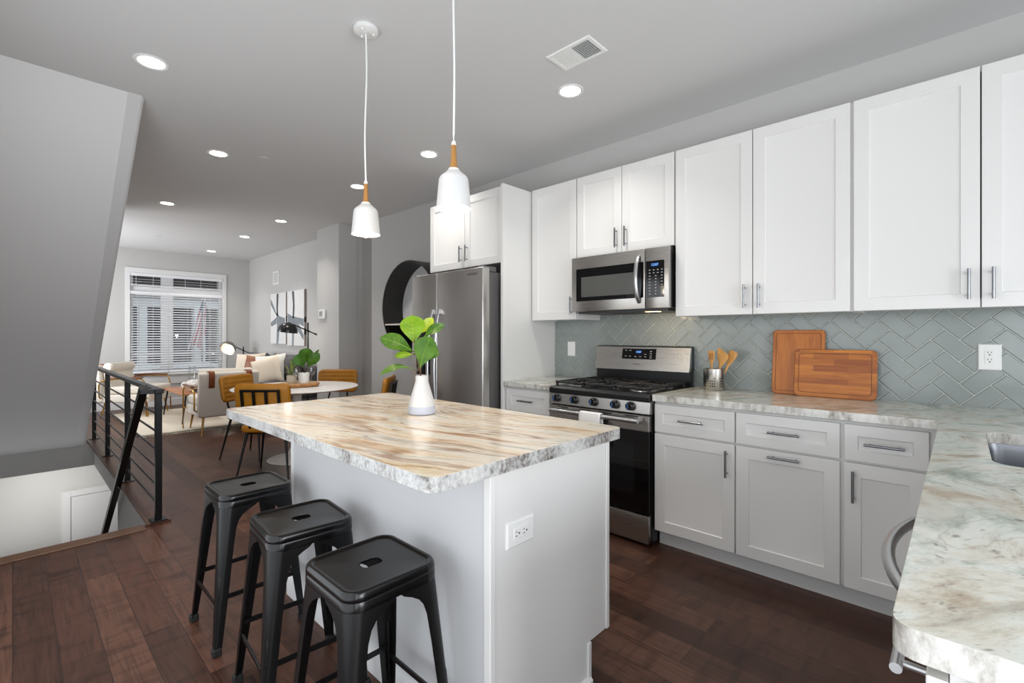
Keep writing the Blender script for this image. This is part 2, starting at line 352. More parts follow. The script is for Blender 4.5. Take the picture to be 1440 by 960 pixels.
# ------------------------------------------------------------------ mesh builder
class G:
    def __init__(s): s.bm = bmesh.new(); s.mi = 0
    def _new(s, faces):
        for f in faces: f.material_index = s.mi
    def box(s, x0, x1, y0, y1, z0, z1, bev=0.0, seg=1, rot=None):
        g = bmesh.ops.create_cube(s.bm, size=1.0); vs = g['verts']
        for v in vs:
            v.co = Vector(((x0 + x1) / 2 + v.co.x * (x1 - x0), (y0 + y1) / 2 + v.co.y * (y1 - y0), (z0 + z1) / 2 + v.co.z * (z1 - z0)))
        fs = {f for v in vs for f in v.link_faces}; s._new(fs)
        if bev:
            es = list({e for v in vs for e in v.link_edges})
            r = bmesh.ops.bevel(s.bm, geom=es, offset=bev, segments=seg, affect='EDGES', profile=0.5)
            s._new(r['faces']); vs = list({v for f in r['faces'] for v in f.verts} | {v for v in vs if v.is_valid})
        if rot: bmesh.ops.transform(s.bm, matrix=rot, verts=[v for v in vs if v.is_valid])
        return s
    def loft(s, rings, close=True, cap0=True, cap1=True):
        """rings: lists of equal length of points"""
        R = [[s.bm.verts.new(p) for p in r] for r in rings]
        n = len(R[0]); fs = []
        for a, b in zip(R, R[1:]):
            for i in range(n if close else n - 1):
                j = (i + 1) % n
                try: fs.append(s.bm.faces.new((a[i], a[j], b[j], b[i])))
                except ValueError: pass
        if cap0 and close: fs.append(s.bm.faces.new(R[0][::-1]))
        if cap1 and close: fs.append(s.bm.faces.new(R[-1]))
        s._new(fs); return R
    def frame(s, d):
        d = Vector(d).normalized(); up = Vector((0, 0, 1)) if abs(d.z) < 0.95 else Vector((1, 0, 0))
        a = d.cross(up).normalized(); b = a.cross(d).normalized(); return a, b
    def cyl(s, p0, p1, r0, r1=None, n=16):
        r1 = r0 if r1 is None else r1
        p0, p1 = Vector(p0), Vector(p1); a, b = s.frame(p1 - p0)
        ring = lambda p, r: [p + a * r * math.cos(2 * PI * i / n) + b * r * math.sin(2 * PI * i / n) for i in range(n)]
        s.loft([ring(p0, r0), ring(p1, r1)]); return s
    def tube(s, pts, r, n=10, closed=False, rs=None):
        pts = [Vector(p) for p in pts]; rings = []
        m = len(pts); pa = None
        for i, p in enumerate(pts):
            if closed: d = pts[(i + 1) % m] - pts[i - 1]
            else: d = pts[min(i + 1, m - 1)] - pts[max(i - 1, 0)]
            d.normalize()
            if pa is None: a, b = s.frame(d)
            else:
                a = (pa - d * pa.dot(d)).normalized(); b = d.cross(a).normalized()
            pa = a; rr = rs[i] if rs else r
            rings.append([p + a * rr * math.cos(2 * PI * k / n) + b * rr * math.sin(2 * PI * k / n) for k in range(n)])
        if closed: rings.append(rings[0]); s.loft(rings, cap0=False, cap1=False)
        else: s.loft(rings)
        return s
    def lathe(s, prof, c=(0, 0, 0), n=32, axis='Z', caps=True):
        c = Vector(c); rings = []
        for r, z in prof:
            rg = []
            for i in range(n):
                t = 2 * PI * i / n; x, y = max(r, 1e-5) * math.cos(t), max(r, 1e-5) * math.sin(t)
                p = {'Z': (x, y, z), 'X': (z, x, y), 'Y': (x, z, y)}[axis]
                rg.append(c + Vector(p))
            rings.append(rg)
        s.loft(rings, cap0=caps, cap1=caps); return s
    def prism(s, poly, axis, a0, a1):
        """poly in the two other axes (X: y,z  Y: x,z  Z: x,y)"""
        f = {'X': lambda p, a: (a, p[0], p[1]), 'Y': lambda p, a: (p[0], a, p[1]), 'Z': lambda p, a: (p[0], p[1], a)}[axis]
        s.loft([[f(p, a0) for p in poly], [f(p, a1) for p in poly]]); return s
    def quad(s, *pts):
        f = s.bm.faces.new([s.bm.verts.new(p) for p in pts]); s._new([f]); return s
    def ball(s, c, r, n=16, sc=(1, 1, 1)):
        c = Vector(c); rings = []
        m = max(6, n // 2)
        prof = [(math.sin(PI * i / m), -math.cos(PI * i / m)) for i in range(m + 1)]
        for q, z in prof:
            rings.append([c + Vector((max(q, 1e-4) * r * math.cos(2 * PI * k / n) * sc[0], max(q, 1e-4) * r * math.sin(2 * PI * k / n) * sc[1], z * r * sc[2])) for k in range(n)])
        s.loft(rings); return s
    def slab(s, outer, hole, z0, z1):
        """flat slab from an outline with an optional hole (2D points); sides use material slot 1"""
        es = []
        for loop in (outer, hole):
            if not loop: continue
            vs = [s.bm.verts.new((p[0], p[1], z1)) for p in loop]
            es += [s.bm.edges.new((vs[i], vs[(i + 1) % len(vs)])) for i in range(len(vs))]
        g = bmesh.ops.triangle_fill(s.bm, use_beauty=True, use_dissolve=False, edges=es)
        top = [f for f in g['geom'] if isinstance(f, bmesh.types.BMFace)]
        for f in top:
            f.material_index = 0
            if f.normal.z < 0: f.normal_flip()
        before = set(s.bm.faces)
        d = bmesh.ops.duplicate(s.bm, geom=top + es)
        nv = [x for x in d['geom'] if isinstance(x, bmesh.types.BMVert)]
        for v in nv: v.co.z = z0
        emap = d['edge_map']
        for e in es:
            e2 = emap[e]
            a, b = e.verts; c2, d2 = e2.verts
            if (a.co.xy - c2.co.xy).length > 1e-6: c2, d2 = d2, c2
            f = s.bm.faces.new((a, b, d2, c2)); f.material_index = 1
        return s
    def xf(s, mat, vs=None):
        bmesh.ops.transform(s.bm, matrix=mat, verts=vs or s.bm.verts); return s

def rrect(w, h, r, n=6, cx=0, cy=0):
    """rounded rectangle outline, counter-clockwise"""
    out = []
    for sx, sy, a0 in ((1, 1, 0), (-1, 1, PI / 2), (-1, -1, PI), (1, -1, 1.5 * PI)):
        for i in range(n + 1):
            a = a0 + PI / 2 * i / n
            out.append((cx + sx * (w / 2 - r) + r * math.cos(a), cy + sy * (h / 2 - r) + r * math.sin(a)))
    return out

def obj(name, g, mats, parent=None, world=False, smooth=35, mods=None, label=None):
    bm = g.bm
    bmesh.ops.recalc_face_normals(bm, faces=bm.faces)
    me = bpy.data.meshes.new(name); bm.to_mesh(me); bm.free()
    if not isinstance(mats, (list, tuple)): mats = [mats]
    for m in mats: me.materials.append(m)
    if smooth:
        me.polygons.foreach_set('use_smooth', [True] * len(me.polygons))
        me.set_sharp_from_angle(angle=math.radians(smooth))
    o = bpy.data.objects.new(name, me); COL.objects.link(o)
    if parent:
        o.parent = parent
        if world:      # mesh was written in world coordinates: bring it into the root's space
            r = parent; off = Vector((0, 0, 0))
            while r: off += r.location; r = r.parent
            me.transform(Matrix.Translation(-off))
    if label: o['label'] = label
    if mods: mods(o)
    return o
def tag(o, label, cat, group=None):
    o['label'] = label; o['category'] = cat
    if group: o['group'] = group
    return o
def thing(name, label, cat, loc=(0, 0, 0), rz=0.0, group=None):
    o = bpy.data.objects.new(name, None); o.empty_display_size = 0.05; COL.objects.link(o)
    o.location = loc; o.rotation_euler = (0, 0, rz); return tag(o, label, cat, group)
def single(name, g, mats, label, cat, loc=(0, 0, 0), group=None, world=True, **k):
    o = obj(name, g, mats, **k)
    if world: o.data.transform(Matrix.Translation(-Vector(loc)))
    o.location = loc
    return tag(o, label, cat, group)
def struct(name, g, mats, parent=None, **k):
    o = obj(name, g, mats, parent, **k); o['kind'] = 'structure'; return o
def dup(root, loc, rz=None, label=None, group=None):
    r = root.copy(); COL.objects.link(r); r.location = loc
    if rz is not None: r.rotation_euler = (0, 0, rz)
    if label: r['label'] = label
    if group: r['group'] = group
    for ch in list(root.children):
        c = ch.copy(); COL.objects.link(c); c.parent = r
        for q in list(ch.children):
            d = q.copy(); COL.objects.link(d); d.parent = c
    return r
def text_mesh(s, size, depth=0.0006):
    cu = bpy.data.curves.new('lettering', 'FONT'); cu.body = s; cu.size = size; cu.extrude = depth; cu.align_x = 'CENTER'; cu.align_y = 'CENTER'
    o = bpy.data.objects.new('lettering', cu); COL.objects.link(o)
    dg = bpy.context.evaluated_depsgraph_get(); me = bpy.data.meshes.new_from_object(o.evaluated_get(dg))
    COL.objects.unlink(o); bpy.data.objects.remove(o)
    g = G(); g.bm.from_mesh(me); bpy.data.meshes.remove(me); return g
def facing_minus_x(g, at):
    """turn lettering drawn in XY so that it reads on a face looking towards -X (from the kitchen side)"""
    g.xf(Matrix(((0, 0, -1, at[0]), (-1, 0, 0, at[1]), (0, 1, 0, at[2]), (0, 0, 0, 1)))); return g
def bevel_mod(w=0.004, seg=2):
    def f(o):
        m = o.modifiers.new('bevel', 'BEVEL'); m.width = w; m.segments = seg; m.limit_method = 'ANGLE'; m.angle_limit = math.radians(50)
    return f

# ------------------------------------------------------------------ the setting
FLX, FLY0, FLY1 = 0.66, 3.93, 7.39       # stair opening: x < FLX between the two y values
T = 0.25
g = G()
g.box(XL, XR + .15, YB2 - .15, FLY0, -T, 0); g.box(FLX, XR + .15, FLY0, YF + .15, -T, 0); g.box(XL, FLX, FLY1, YF + .15, -T, 0)
for f in g.bm.faces: f.material_index = 0 if f.normal.z > 0.5 else 1
struct('floor', g, [M['floor'], M['wall']], smooth=0)
g = G(); g.box(XL - .15, XR + .15, YB2 - .15, YF + .15, H, H + .12); struct('ceiling', g, M['ceiling'], smooth=0)
g = G()
g.box(XR, XR + .15, YB2 - .15, 5.655, 0, H)
g.box(3.375, XR + .15, 5.655, 6.09, 0, H)
g.box(XR + .027, XR + .15, 6.09, YF + .15, 0, H)
struct('wall_right', g, M['wall'], smooth=0)
g = G(); g.box(3.03, XR + .03, 6.09, 6.755, 0, H); struct('wall_pillar', g, M['wall'], smooth=0)
g = G(); g.box(XL - .15, XL, YB2 - .15, -2.15, -2.75, H); g.box(XL - .15, XL, -2.15, -.15, -2.75, .05); g.box(XL - .15, XL, -2.15, -.15, 2.15, H); g.box(XL - .15, XL, -.15, .05, -2.75, H); g.box(XL - .15, XL, .05, 3.5, -2.75, .05); g.box(XL - .15, XL, .05, 3.5, 2.15, H); g.box(XL - .15, XL, 3.5, 8.2, -2.75, H); g.box(XL - .15, XL, 9.8, YF + .15, -2.75, H); g.box(XL - .15, XL, 8.2, 9.8, -2.75, .7); g.box(XL - .15, XL, 8.2, 9.8, 2.1, H); struct('wall_left', g, M['wall'], smooth=0)
g = G()
for a, b in ((8.2, 8.26), (8.97, 9.03), (9.74, 9.8)): g.box(XL - .12, XL - .08, a, b, .7, 2.1)
for a, b in ((.7, .76), (2.04, 2.1)): g.box(XL - .12, XL - .08, 8.2, 9.8, a, b)
struct('added_window_3', g, M['trimwhite'], smooth=0)  # unseen window, added to let fill into the living room
g = G()
for a, b in ((.05, .11), (1.74, 1.81), (3.44, 3.5)): g.box(XL - .12, XL - .08, a, b, .05, 2.15)
for a, b in ((.05, .11), (2.09, 2.15)): g.box(XL - .12, XL - .08, .05, 3.5, a, b)
struct('added_window_4', g, M['trimwhite'], smooth=0)  # unseen window, added for low fill from the left
g = G()
for a, b in ((-2.15, -2.09), (-1.18, -1.12), (-.21, -.15)): g.box(XL - .12, XL - .08, a, b, .05, 2.15)
for a, b in ((.05, .11), (2.09, 2.15)): g.box(XL - .12, XL - .08, -2.15, -.15, a, b)
struct('added_window_5', g, M['trimwhite'], smooth=0)  # unseen window, added to light the island end
# far wall with the window opening
WX0, WX1, WZ0, WZ1 = 1.40, 2.815, 0.60, 2.37
g = G()
g.box(XL, WX0, YF, YF + .15, 0, H); g.box(WX1, XR + .15, YF, YF + .15, 0, H)
g.box(WX0, WX1, YF, YF + .15, 0, WZ0); g.box(WX0, WX1, YF, YF + .15, WZ1, H)
struct('wall_far', g, M['wall'], smooth=0)
# back wall (behind the camera) with kitchen window and a glazed door added for fill
g = G()
g.box(XL, -.3, YB2 - .15, YB2, 0, H); g.box(1.5, 1.8, YB2 - .15, YB2, 0, H); g.box(3.1, XR, YB2 - .15, YB2, 0, H)
g.box(-.3, 1.5, YB2 - .15, YB2, 2.12, H); g.box(1.8, 3.1, YB2 - .15, YB2, 0, .8); g.box(1.8, 3.1, YB2 - .15, YB2, 2.2, H)
struct('wall_back', g, M['wall'], smooth=0)
def framed_opening(name, x0, x1, z0, z1, mull, YB=YB):
    g = G()
    for a, b in ((x0, x0 + .06), (x1 - .06, x1)): g.box(a, b, YB - .13, YB - .09, z0, z1)
    for a, b in ((z0, z0 + .07), (z1 - .07, z1)): g.box(x0, x1, YB - .13, YB - .09, a, b)
    if mull: g.box((x0 + x1) / 2 - .03, (x0 + x1) / 2 + .03, YB - .13, YB - .09, z0, z1)
    for a, b in ((x0 - .08, x0), (x1, x1 + .08)): g.box(a, b, YB, YB + .018, z0, z1 + .08)
    g.box(x0, x1, YB, YB + .018, z1, z1 + .08)
    return struct(name, g, M['trimwhite'], smooth=0)
framed_opening('window_2', 1.8, 3.1, .8, 2.2, True, YB2)
framed_opening('added_door_1', -.3, 1.5, 0.0, 2.12, True, YB2)  # unseen door, added and widened to bring in fill light
# baseboards
g = G()
g.box(FLX, XR + .027, YF - .016, YF, 0, .13, .004)
struct('baseboard_far', g, M['trimwhite'])
g = G(); g.box(XR + .011, XR + .027, 6.755, YF - .016, 0, .13, .004); g.box(3.014, 3.03, 6.074, 6.771, 0, .13, .004); g.box(3.03, 3.375, 6.074, 6.09, 0, .13)
g.box(XR - .016, XR, 3.62, 5.655, 0, .13, .004); struct('baseboard_right', g, M['trimwhite'])
# upper stair: sloping soffit with a painted trim board along its open edge
SX = 0.497
g = G(); g.prism([(3.78, H), (7.36, 0.0), (7.62, 0.0), (7.62, H)], 'X', XL, SX); struct('wall_stair_soffit', g, plain('wall_paint_brightened', (220, 220, 220), .8), smooth=0)  # wall paint made lighter here, standing in for missing light
g = G()
nrm = Vector((0, -(H), -(7.36 - 3.78))).normalized()
g.prism([(3.775, H), (7.355, 0.0), (7.62, 0.0), (7.62, H)], 'X', SX, 0.568)
g.prism([(3.80, H), (7.38, 0.0), (7.62, 0.0), (7.62, H)], 'X', 0.568, 0.580)
struct('trim_1', g, plain('stair_trim_paint', (206, 206, 206), 0.45), smooth=0)
# lower level seen through the stair opening
g = G()
g.box(XL, XR, 8.56, 8.71, -2.75, -T); struct('wall_basement_far', g, plain('basement_paint', (206, 206, 203), 0.75), smooth=0)
g = G(); g.box(FLX, FLX + .12, FLY0 - .12, 5.58, -2.75, -T); g.box(XL, FLX, FLY0 - .15, FLY0 - .03, -2.75, -T)
struct('wall_basement_side', g, M['wall'], smooth=0)
g = G(); g.box(XR, XR + .15, 5.0, 8.71, -2.75, -T); g.box(FLX + .12, XR, 4.9, 5.0, -2.75, -T); struct('wall_basement_right', g, M['wall'], smooth=0)
g = G(); g.box(XL, XR + .15, 3.7, 8.71, -2.87, -2.75); struct('floor_basement', g, M['floor'], smooth=0)
g = G()
for i in range(1, 14): g.box(XL, FLX - .002, FLY0 + .25 * (i - 1), FLY0 + .25 * i + .02, -2.75, -.196 * i)
for f in g.bm.faces: f.material_index = 0 if f.normal.z > 0.5 else 1
struct('stairs', g, [M['floor'], M['trimwhite']], smooth=0)
# basement door with casing
g = G()
g.box(.535, 1.40, 8.545, 8.56, -2.75, -.87, .003)
d2 = struct('door_2', g, M['trimwhite'])
g = G(); g.box(.445, .53, 8.53, 8.56, -2.75, -.79, .005); g.box(1.405, 1.49, 8.53, 8.56, -2.75, -.79, .005); g.box(.53, 1.405, 8.53, 8.56, -.865, -.79, .005)
struct('door_frame', g, M['trimwhite'], d2)
g = G(); g.cyl((1.33, 8.545, -1.80), (1.33, 8.50, -1.80), .012); g.ball((1.33, 8.485, -1.80), .028); struct('door_knob', g, M['chrome'], d2)
b_l = area('basement_light', (0.3, 7.75, -0.30), (0.35, 0, 0), 0.4, 0.4, 10, (1, 0.98, 0.95))
area('soffit_fill_light', (0.15, 7.7, -1.9), (PI + .45, 0, 0), 0.8, 0.9, 9, (0.97, 0.98, 1))  # unseen fill, added below and aimed up to brighten the stair soffit
# wood nosing boards round the stair opening
g = G(); g.box(.612, .745, FLY0 - .02, 7.72, 0.0, .016, .003); struct('trim_2', g, M['floor'])
g = G(); g.box(XL, .60, FLY0 - .09, FLY0 + .02, 0.0, .008, .002); g.box(XL, .61, FLY0 - .005, FLY0 + .02, -.05, 0.006, .002)
struct('trim_3', g, plain('walnut_nosing', (98, 68, 46), 0.35, var=0.2, vscale=20))

# ------------------------------------------------------------------ living room window, blinds, outdoors
g = G()
yo = YF - .02
g.box(1.335, WX0, yo, YF, .52, 2.46, .003); g.box(WX1, 2.88, yo, YF, .52, 2.46, .003); g.box(WX0, WX1, yo, YF, WZ1, 2.46, .003)
g.box(1.31, 2.905, YF - .075, YF + .05, WZ0 - .035, WZ0, .004)
g.box(1.335, 2.88, yo, YF, .40, WZ0 - .035, .003)
win = struct('window_1', g, M['trimwhite'])
g = G()
for a, b in ((WX0, WX0 + .045), (WX1 - .045, WX1), (1.85, 2.03)): g.box(a, b, YF + .04, YF + .11, WZ0, WZ1, .003)
for a, b in ((WZ0, WZ0 + .06), (WZ1 - .035, WZ1), (1.985, 2.14)): g.box(WX0, WX1, YF + .035, YF + .11, a, b, .003)
for a, b in ((WX0, 1.85), (2.03, WX1)): g.box(a, b, YF + .07, YF + .10, .925, .965)
struct('window_sash', g, M['trimwhite'], win)
g = G(); g.box(WX0, WX1, YF + .086, YF + .09, WZ0, WZ1); struct('window_glass', g, M['pane'], win, smooth=0)
def blind(name, x0, x1, z0, z1, tilt, label, cords):
    t = thing(name, label, 'blind', ((x0 + x1) / 2, YF + .005, z0), 0, 'white slatted blinds on the far window')
    g = G(); n = int((z1 - z0 - .05) / .044)
    for i in range(n):
        z = z0 + .03 + i * .044
        g.box(x0, x1, YF - .022, YF + .026, z - .0014, z + .0014, 0, 1, Matrix.Translation((0, YF, z)) @ Matrix.Rotation(tilt, 4, 'X') @ Matrix.Translation((0, -YF, -z)))
    obj('slats', g, M['slat'], t, True, smooth=0)
    g = G(); g.box(x0 - .005, x1 + .005, YF - .03, YF + .03, z1 - .05, z1, .003); obj('headrail', g, M['slat'], t, True)
    g = G(); g.box(x0, x1, YF - .022, YF + .022, z0, z0 + .018, .002); obj('bottom_rail', g, M['slat'], t, True)
    for c in cords:
        g = G(); g.box(c - .002, c + .002, YF - .027, YF - .025, z0 + .01, z1 - .04); obj('ladder_cord', g, M['slat'], t, True, smooth=0)
blind('window_blind', WX0 + .01, WX1 - .01, 2.145, 2.368, 0.05, 'short white slatted blind across the top transom of the far window', (1.48, 1.72, 1.96, 2.2, 2.45, 2.72))
blind('window_blind', WX0 + .01, 1.945, .61, 2.05, 0.42, 'tall white slatted blind on the narrower left lower part of the far window', (1.5, 1.72))
blind('window_blind', 1.955, WX1 - .01, .61, 2.05, 0.42, 'tall white slatted blind on the wider right lower part of the far window', (2.24, 2.6))
# across the street
g = G(); g.box(-8, 16, YF + .16, 30, -.75, -.60); struct('ground', g, M['pave'], smooth=0)
hs = thing('house_facade', 'brick townhouse with white porch columns seen through the far window blinds', 'house', (3.2, 16.6, -.6))
g = G(); g.box(-3, 10, 16.6, 17.2, -.6, 7); obj('wall', g, M['outdark'], hs, True, smooth=0)
g = G(); g.box(-3, 10, 14.9, 15.15, 2.02, 2.24, .01); obj('porch_beam', g, M['outwhite'], hs, True)
g = G(); g.box(-3, 10, 14.8, 16.6, 2.25, 2.6, .02); obj('porch_roof', g, M['outdark'], hs, True)
g = G(); g.box(4.05, 10, 15.6, 16.5, -.6, 2.2, .02); obj('side_wing', g, plain('beige_siding', (206, 200, 188), .8), hs, True)
for cx in (2.26, 3.43):
    g = G(); g.box(cx - .085, cx + .085, 14.9, 15.2, -.6, 2.03, .015); g.box(cx - .12, cx + .12, 14.87, 15.23, -.6, -.4, .01); obj('porch_column', g, M['outwhite'], hs, True)
for cx in (1.45, 2.95, 4.6):
    g = G(); g.box(cx - .5, cx + .5, 16.56, 16.62, .1, 2.1); g.box(cx - .56, cx + .56, 16.5, 16.6, .0, .1); obj('window', g, M['blackglass'], hs, True, smooth=0)
fl = thing('flag', 'red and white striped flag hanging limp outside the right part of the far window', 'flag', (3.1, 13.8, 1.1))
fp0, fp1 = Vector((2.99, 13.85, .93)), Vector((3.30, 13.75, 2.36))
g = G(); g.cyl(fp0, fp1, .014); g.cyl(Vector((3.30, 13.75, 2.32)), Vector((3.30, 13.75, -.6)), .03); obj('flag_pole', g, M['outwhite'], fl, True)
g = G(); NS, ROW = 9, 12
def fpt(u, v):   # u along the slanted pole, v across the hanging cloth
    p = fp0.lerp(fp1, .12 + .86 * u)
    return p + Vector((.22 * v * (1.25 - u), .06 * math.sin(9 * v + 5 * u) - .03, -.42 * v * (.55 + .5 * u)))
for i in range(NS):
    for k in range(ROW):
        u0, u1, v0, v1 = k / ROW, (k + 1) / ROW, i / NS, (i + 1) / NS
        g.mi = 2 if (u0 >= .66 and i < 4) else i % 2
        g.quad(fpt(u0, v0), fpt(u1, v0), fpt(u1, v1), fpt(u0, v1))
bmesh.ops.remove_doubles(g.bm, verts=g.bm.verts, dist=1e-5)
def sol(o):
    m = o.modifiers.new('solidify', 'SOLIDIFY'); m.thickness = 0.004
obj('flag_cloth', g, [M['flagred'], M['flagwhite'], M['flagblue']], fl, True, mods=sol)
car = thing('car', 'white parked car just outside the far window', 'car', (2.35, 12.6, -.6))
prof = [(-2.05, .28), (-2.1, .55), (-1.9, .78), (-1.2, .88), (-.6, 1.26), (.7, 1.30), (1.35, .95), (1.95, .88), (2.1, .6), (2.05, .28)]
g = G()
def cring(y, sx, top): return [(2.35 + x * sx, y, -.6 + .28 + (z - .28) * top) for x, z in prof]
g.loft([cring(11.75, .96, .86), cring(11.85, 1, .97), cring(13.3, 1, .97), cring(13.4, .96, .86)]); obj('body', g, M['carpaint'], car, True, smooth=50)
g = G(); g.prism([(2.35 - .62, -.6 + .92), (2.35 - .42, -.6 + 1.2), (2.35 + .62, -.6 + 1.23), (2.35 + 1.0, -.6 + .95)], 'Y', 11.77, 13.38); obj('side_window', g, M['blackglass'], car, True, smooth=0)
for wx in (-1.3, 1.3):
    for wy in (11.72, 13.28):
        g = G(); g.lathe([(.2, 0), (.31, .0), (.32, .03), (.32, .13), (.31, .16), (.2, .16)], (2.35 + wx, wy, -.6 + .32), 24, 'Y'); obj('wheel', g, M['rubber'], car, True)

# ------------------------------------------------------------------ stair railing
RX = 0.68
rail = thing('stair_railing', 'black metal railing with horizontal bars along the stair opening', 'railing', (RX, FLY0, 0))
posts = [FLY0 + .02, 5.20, 6.44, 7.62]
for y in posts:
    g = G(); g.box(RX - .019, RX + .019, y - .019, y + .019, .016, .875, .003); g.box(RX - .045, RX + .045, y - .045, y + .045, .016, .024, .002)
    obj('post', g, M['blackmetal'], rail, True)
g = G(); g.box(RX - .026, RX + .026, FLY0 - .02, 7.66, .875, .905, .004); obj('top_rail', g, M['blackmetal'], rail, True)
for k in range(6):
    z = .12 + k * .122
    g = G(); g.cyl((RX, posts[0], z), (RX, posts[-1], z), .0075, n=10); obj('horizontal_bar', g, M['blackmetal'], rail, True)
hr = thing('stair_handrail', 'sloping black handrail running down the stairs on wall bracket', 'handrail', (.60, FLY0 + .06, 0))
g = G()
sl = (7.36 - 3.78)
p0 = Vector((.60, FLY0 + .03, .905)); dirv = Vector((0, 3.58, -2.80)).normalized()
p1 = p0 + dirv * 4.1
u = Vector((1, 0, 0)); w = u.cross(dirv).normalized()
sq = lambda p: [p + u * a * .022 + w * b * .022 for a, b in ((-1, -1), (1, -1), (1, 1), (-1, 1))]
g.loft([sq(p0 - dirv * .02), sq(p1)])
obj('sloping_bar', g, M['blackmetal'], hr, True, smooth=0)
g = G(); g.box(.578, .66, FLY0 - .005, FLY0 + .045, .875, .905, .003); obj('return_bar', g, M['blackmetal'], hr, True)
for q in (1.35, 2.9):
    pb = p0 + dirv * q
    g = G(); g.tube([pb - w * .0, pb + Vector((0, 0, -.05)), pb + Vector((.02, 0, -.075)), Vector((.657, pb.y, pb.z - .08))], .007, 8)
    g.cyl((.65, pb.y, pb.z - .08), (.658, pb.y, pb.z - .08), .022); obj('bracket', g, M['blackmetal'], hr, True)

# ------------------------------------------------------------------ cabinets
def shaker(a0, a1, b0, b1, fm, w=.062, th=.02, dep=.007, bev=.010):
    """framed door/drawer front; fm(a, b, d) maps to the world, d = depth behind the front face"""
    g = G()
    R = lambda i, d: [fm(a0 + i, b0 + i, d), fm(a1 - i, b0 + i, d), fm(a1 - i, b1 - i, d), fm(a0 + i, b1 - i, d)]
    g.loft([R(0, th), R(0, .0018), R(.0018, 0), R(w, 0), R(w + bev * .35, dep * .75), R(w + bev, dep)])
    return g
def fx(xf): return lambda a, b, d: (xf + d, a, b)          # faces -X, a = y
def fy(yf): return lambda a, b, d: (a, yf - d, b)          # faces +Y, a = x
def pull(fm, a, b, length, vertical, parent, mat='handle', r=.006, off=.032):
    g = G(); h = length / 2
    e0, e1 = ((a, b - h), (a, b + h)) if vertical else ((a - h, b), (a + h, b))
    g.cyl(fm(*e0, -off), fm(*e1, -off), r, n=12)
    k = .72
    for s in (-1, 1):
        q = (a, b + s * h * k) if vertical else (a + s * h * k, b)
        g.cyl(fm(*q, -.001), fm(*q, -off), r * .7, n=10)
    return obj('handle', g, M[mat], parent, True)
UD, UZ0, UZ1 = XR - .335, 1.389, 2.455      # upper door plane
def upper(y0, y1, z0, z1, xf, splits, label, handle, group, name='wall_cabinet', th=.02, hz=None):
    t = thing(name, label, 'cabinet', ((xf + XR) / 2, (y0 + y1) / 2, z0), 0, group)
    g = G()
    x0 = xf + th + .001
    e = .0015
    g.box(x0, XR - .002, y0, y0 + .018, z0, z1); g.box(x0, XR - .002, y1 - .018, y1, z0, z1)
    g.box(x0 + e, XR - .003, y0 + e, y1 - e, z1 - .018, z1 - e); g.box(x0 + e, XR - .003, y0 + e, y1 - e, z0 + .008, z0 + .026); g.box(XR - .01, XR - .004, y0 + e, y1 - e, z0 + .01, z1 - .01)
    g.box(x0 + e * .5, x0 + .018, y0 + e, y1 - e, z0 + .002, z0 + .04)
    obj('body', g, M['cab'], t, True, smooth=0)
    for (a, b), hs in zip(splits, handle):
        d = obj('door', shaker(a, b, z0, z1, fx(xf)), M['cab'], t, True)
        hc = (hz if hz else z0 + .104)
        ha = a + .036 if hs == 'n' else b - .036
        pull(fx(xf), ha, hc, .137, True, d)
    return t
GU = 'white shaker wall cabinets'
upper(1.340, 2.108, 1.85, UZ1, UD, [(1.343, 1.722), (1.726, 2.106)], 'two-door white shaker wall cabinet directly above the microwave', ['f', 'n'], GU)
upper(2.112, 2.570, UZ0, UZ1, UD, [(2.115, 2.556)], 'single-door white shaker wall cabinet between the microwave and tall refrigerator panel', ['n'], GU)
upper(.403, 1.334, UZ0, UZ1, UD, [(.408, .868), (.873, 1.331)], 'two-door white shaker wall cabinet above the utensil holder and cutting boards', ['f', 'n'], GU)
upper(-.535, .4025, UZ0, UZ1, UD, [(-.530, -.069), (-.064, .393)], 'two-door white shaker wall cabinet over the sink corner, cut by the photo edge', ['f', 'n'], GU)
upper(2.606, 3.556, 1.845, 2.448, XR - .62, [(2.612, 3.067), (3.072, 3.553)], 'deep two-door white shaker cabinet above the steel refrigerator', ['f', 'n'], GU, hz=1.962)
g = G(); g.box(XR - .655, XR - .002, 2.574, 2.602, 0, UZ1 - .004, .0015)
single('refrigerator_side_panel', g, M['cab'], 'tall white panel standing between the refrigerator and the range-side counter', 'panel', (2.94, 2.588, 0))
BX = XR - .63
def base(y0, y1, label, drawer, doorspan, dpull, group='white shaker base cabinets', filler=None):
    t = thing('base_cabinet', label, 'cabinet', ((BX + XR) / 2, (y0 + y1) / 2, 0), 0, group)
    g = G(); x0 = BX + .021
    g.box(x0, XR - .002, y0, y1, .10, .876)
    obj('body', g, M['cab'], t, True, smooth=0)
    g = G(); g.box(XR - .55, XR - .53, y0, y1, 0, .10); obj('toe_kick', g, M['toe'], t, True, smooth=0)
    d = obj('drawer', shaker(drawer[0], drawer[1], .692, .857, fx(BX), w=.05), M['cab'], t, True)
    pull(fx(BX), (drawer[0] + drawer[1]) / 2, .776, .142, False, d)
    d = obj('door', shaker(doorspan[0], doorspan[1], .104, .681, fx(BX)), M['cab'], t, True)
    if dpull == 'n': pull(fx(BX), doorspan[0] + .036, .578, .142, True, d)
    elif dpull == 'f': pull(fx(BX), doorspan[1] - .036, .578, .142, True, d)
    else: pull(fx(BX), sum(doorspan) / 2, .652, .142, False, d)
    return t
base(2.118, 2.572, 'white base cabinet squeezed between the range and the tall refrigerator panel', (2.135, 2.566), (2.135, 2.566), 'f')
base(.866, 1.334, 'white base cabinet standing immediately right of the range', (.873, 1.328), (.873, 1.328), 'n')
base(.396, .866, 'white pull-out base cabinet with a horizontal handle on its door', (.406, .865), (.406, .865), 'top')
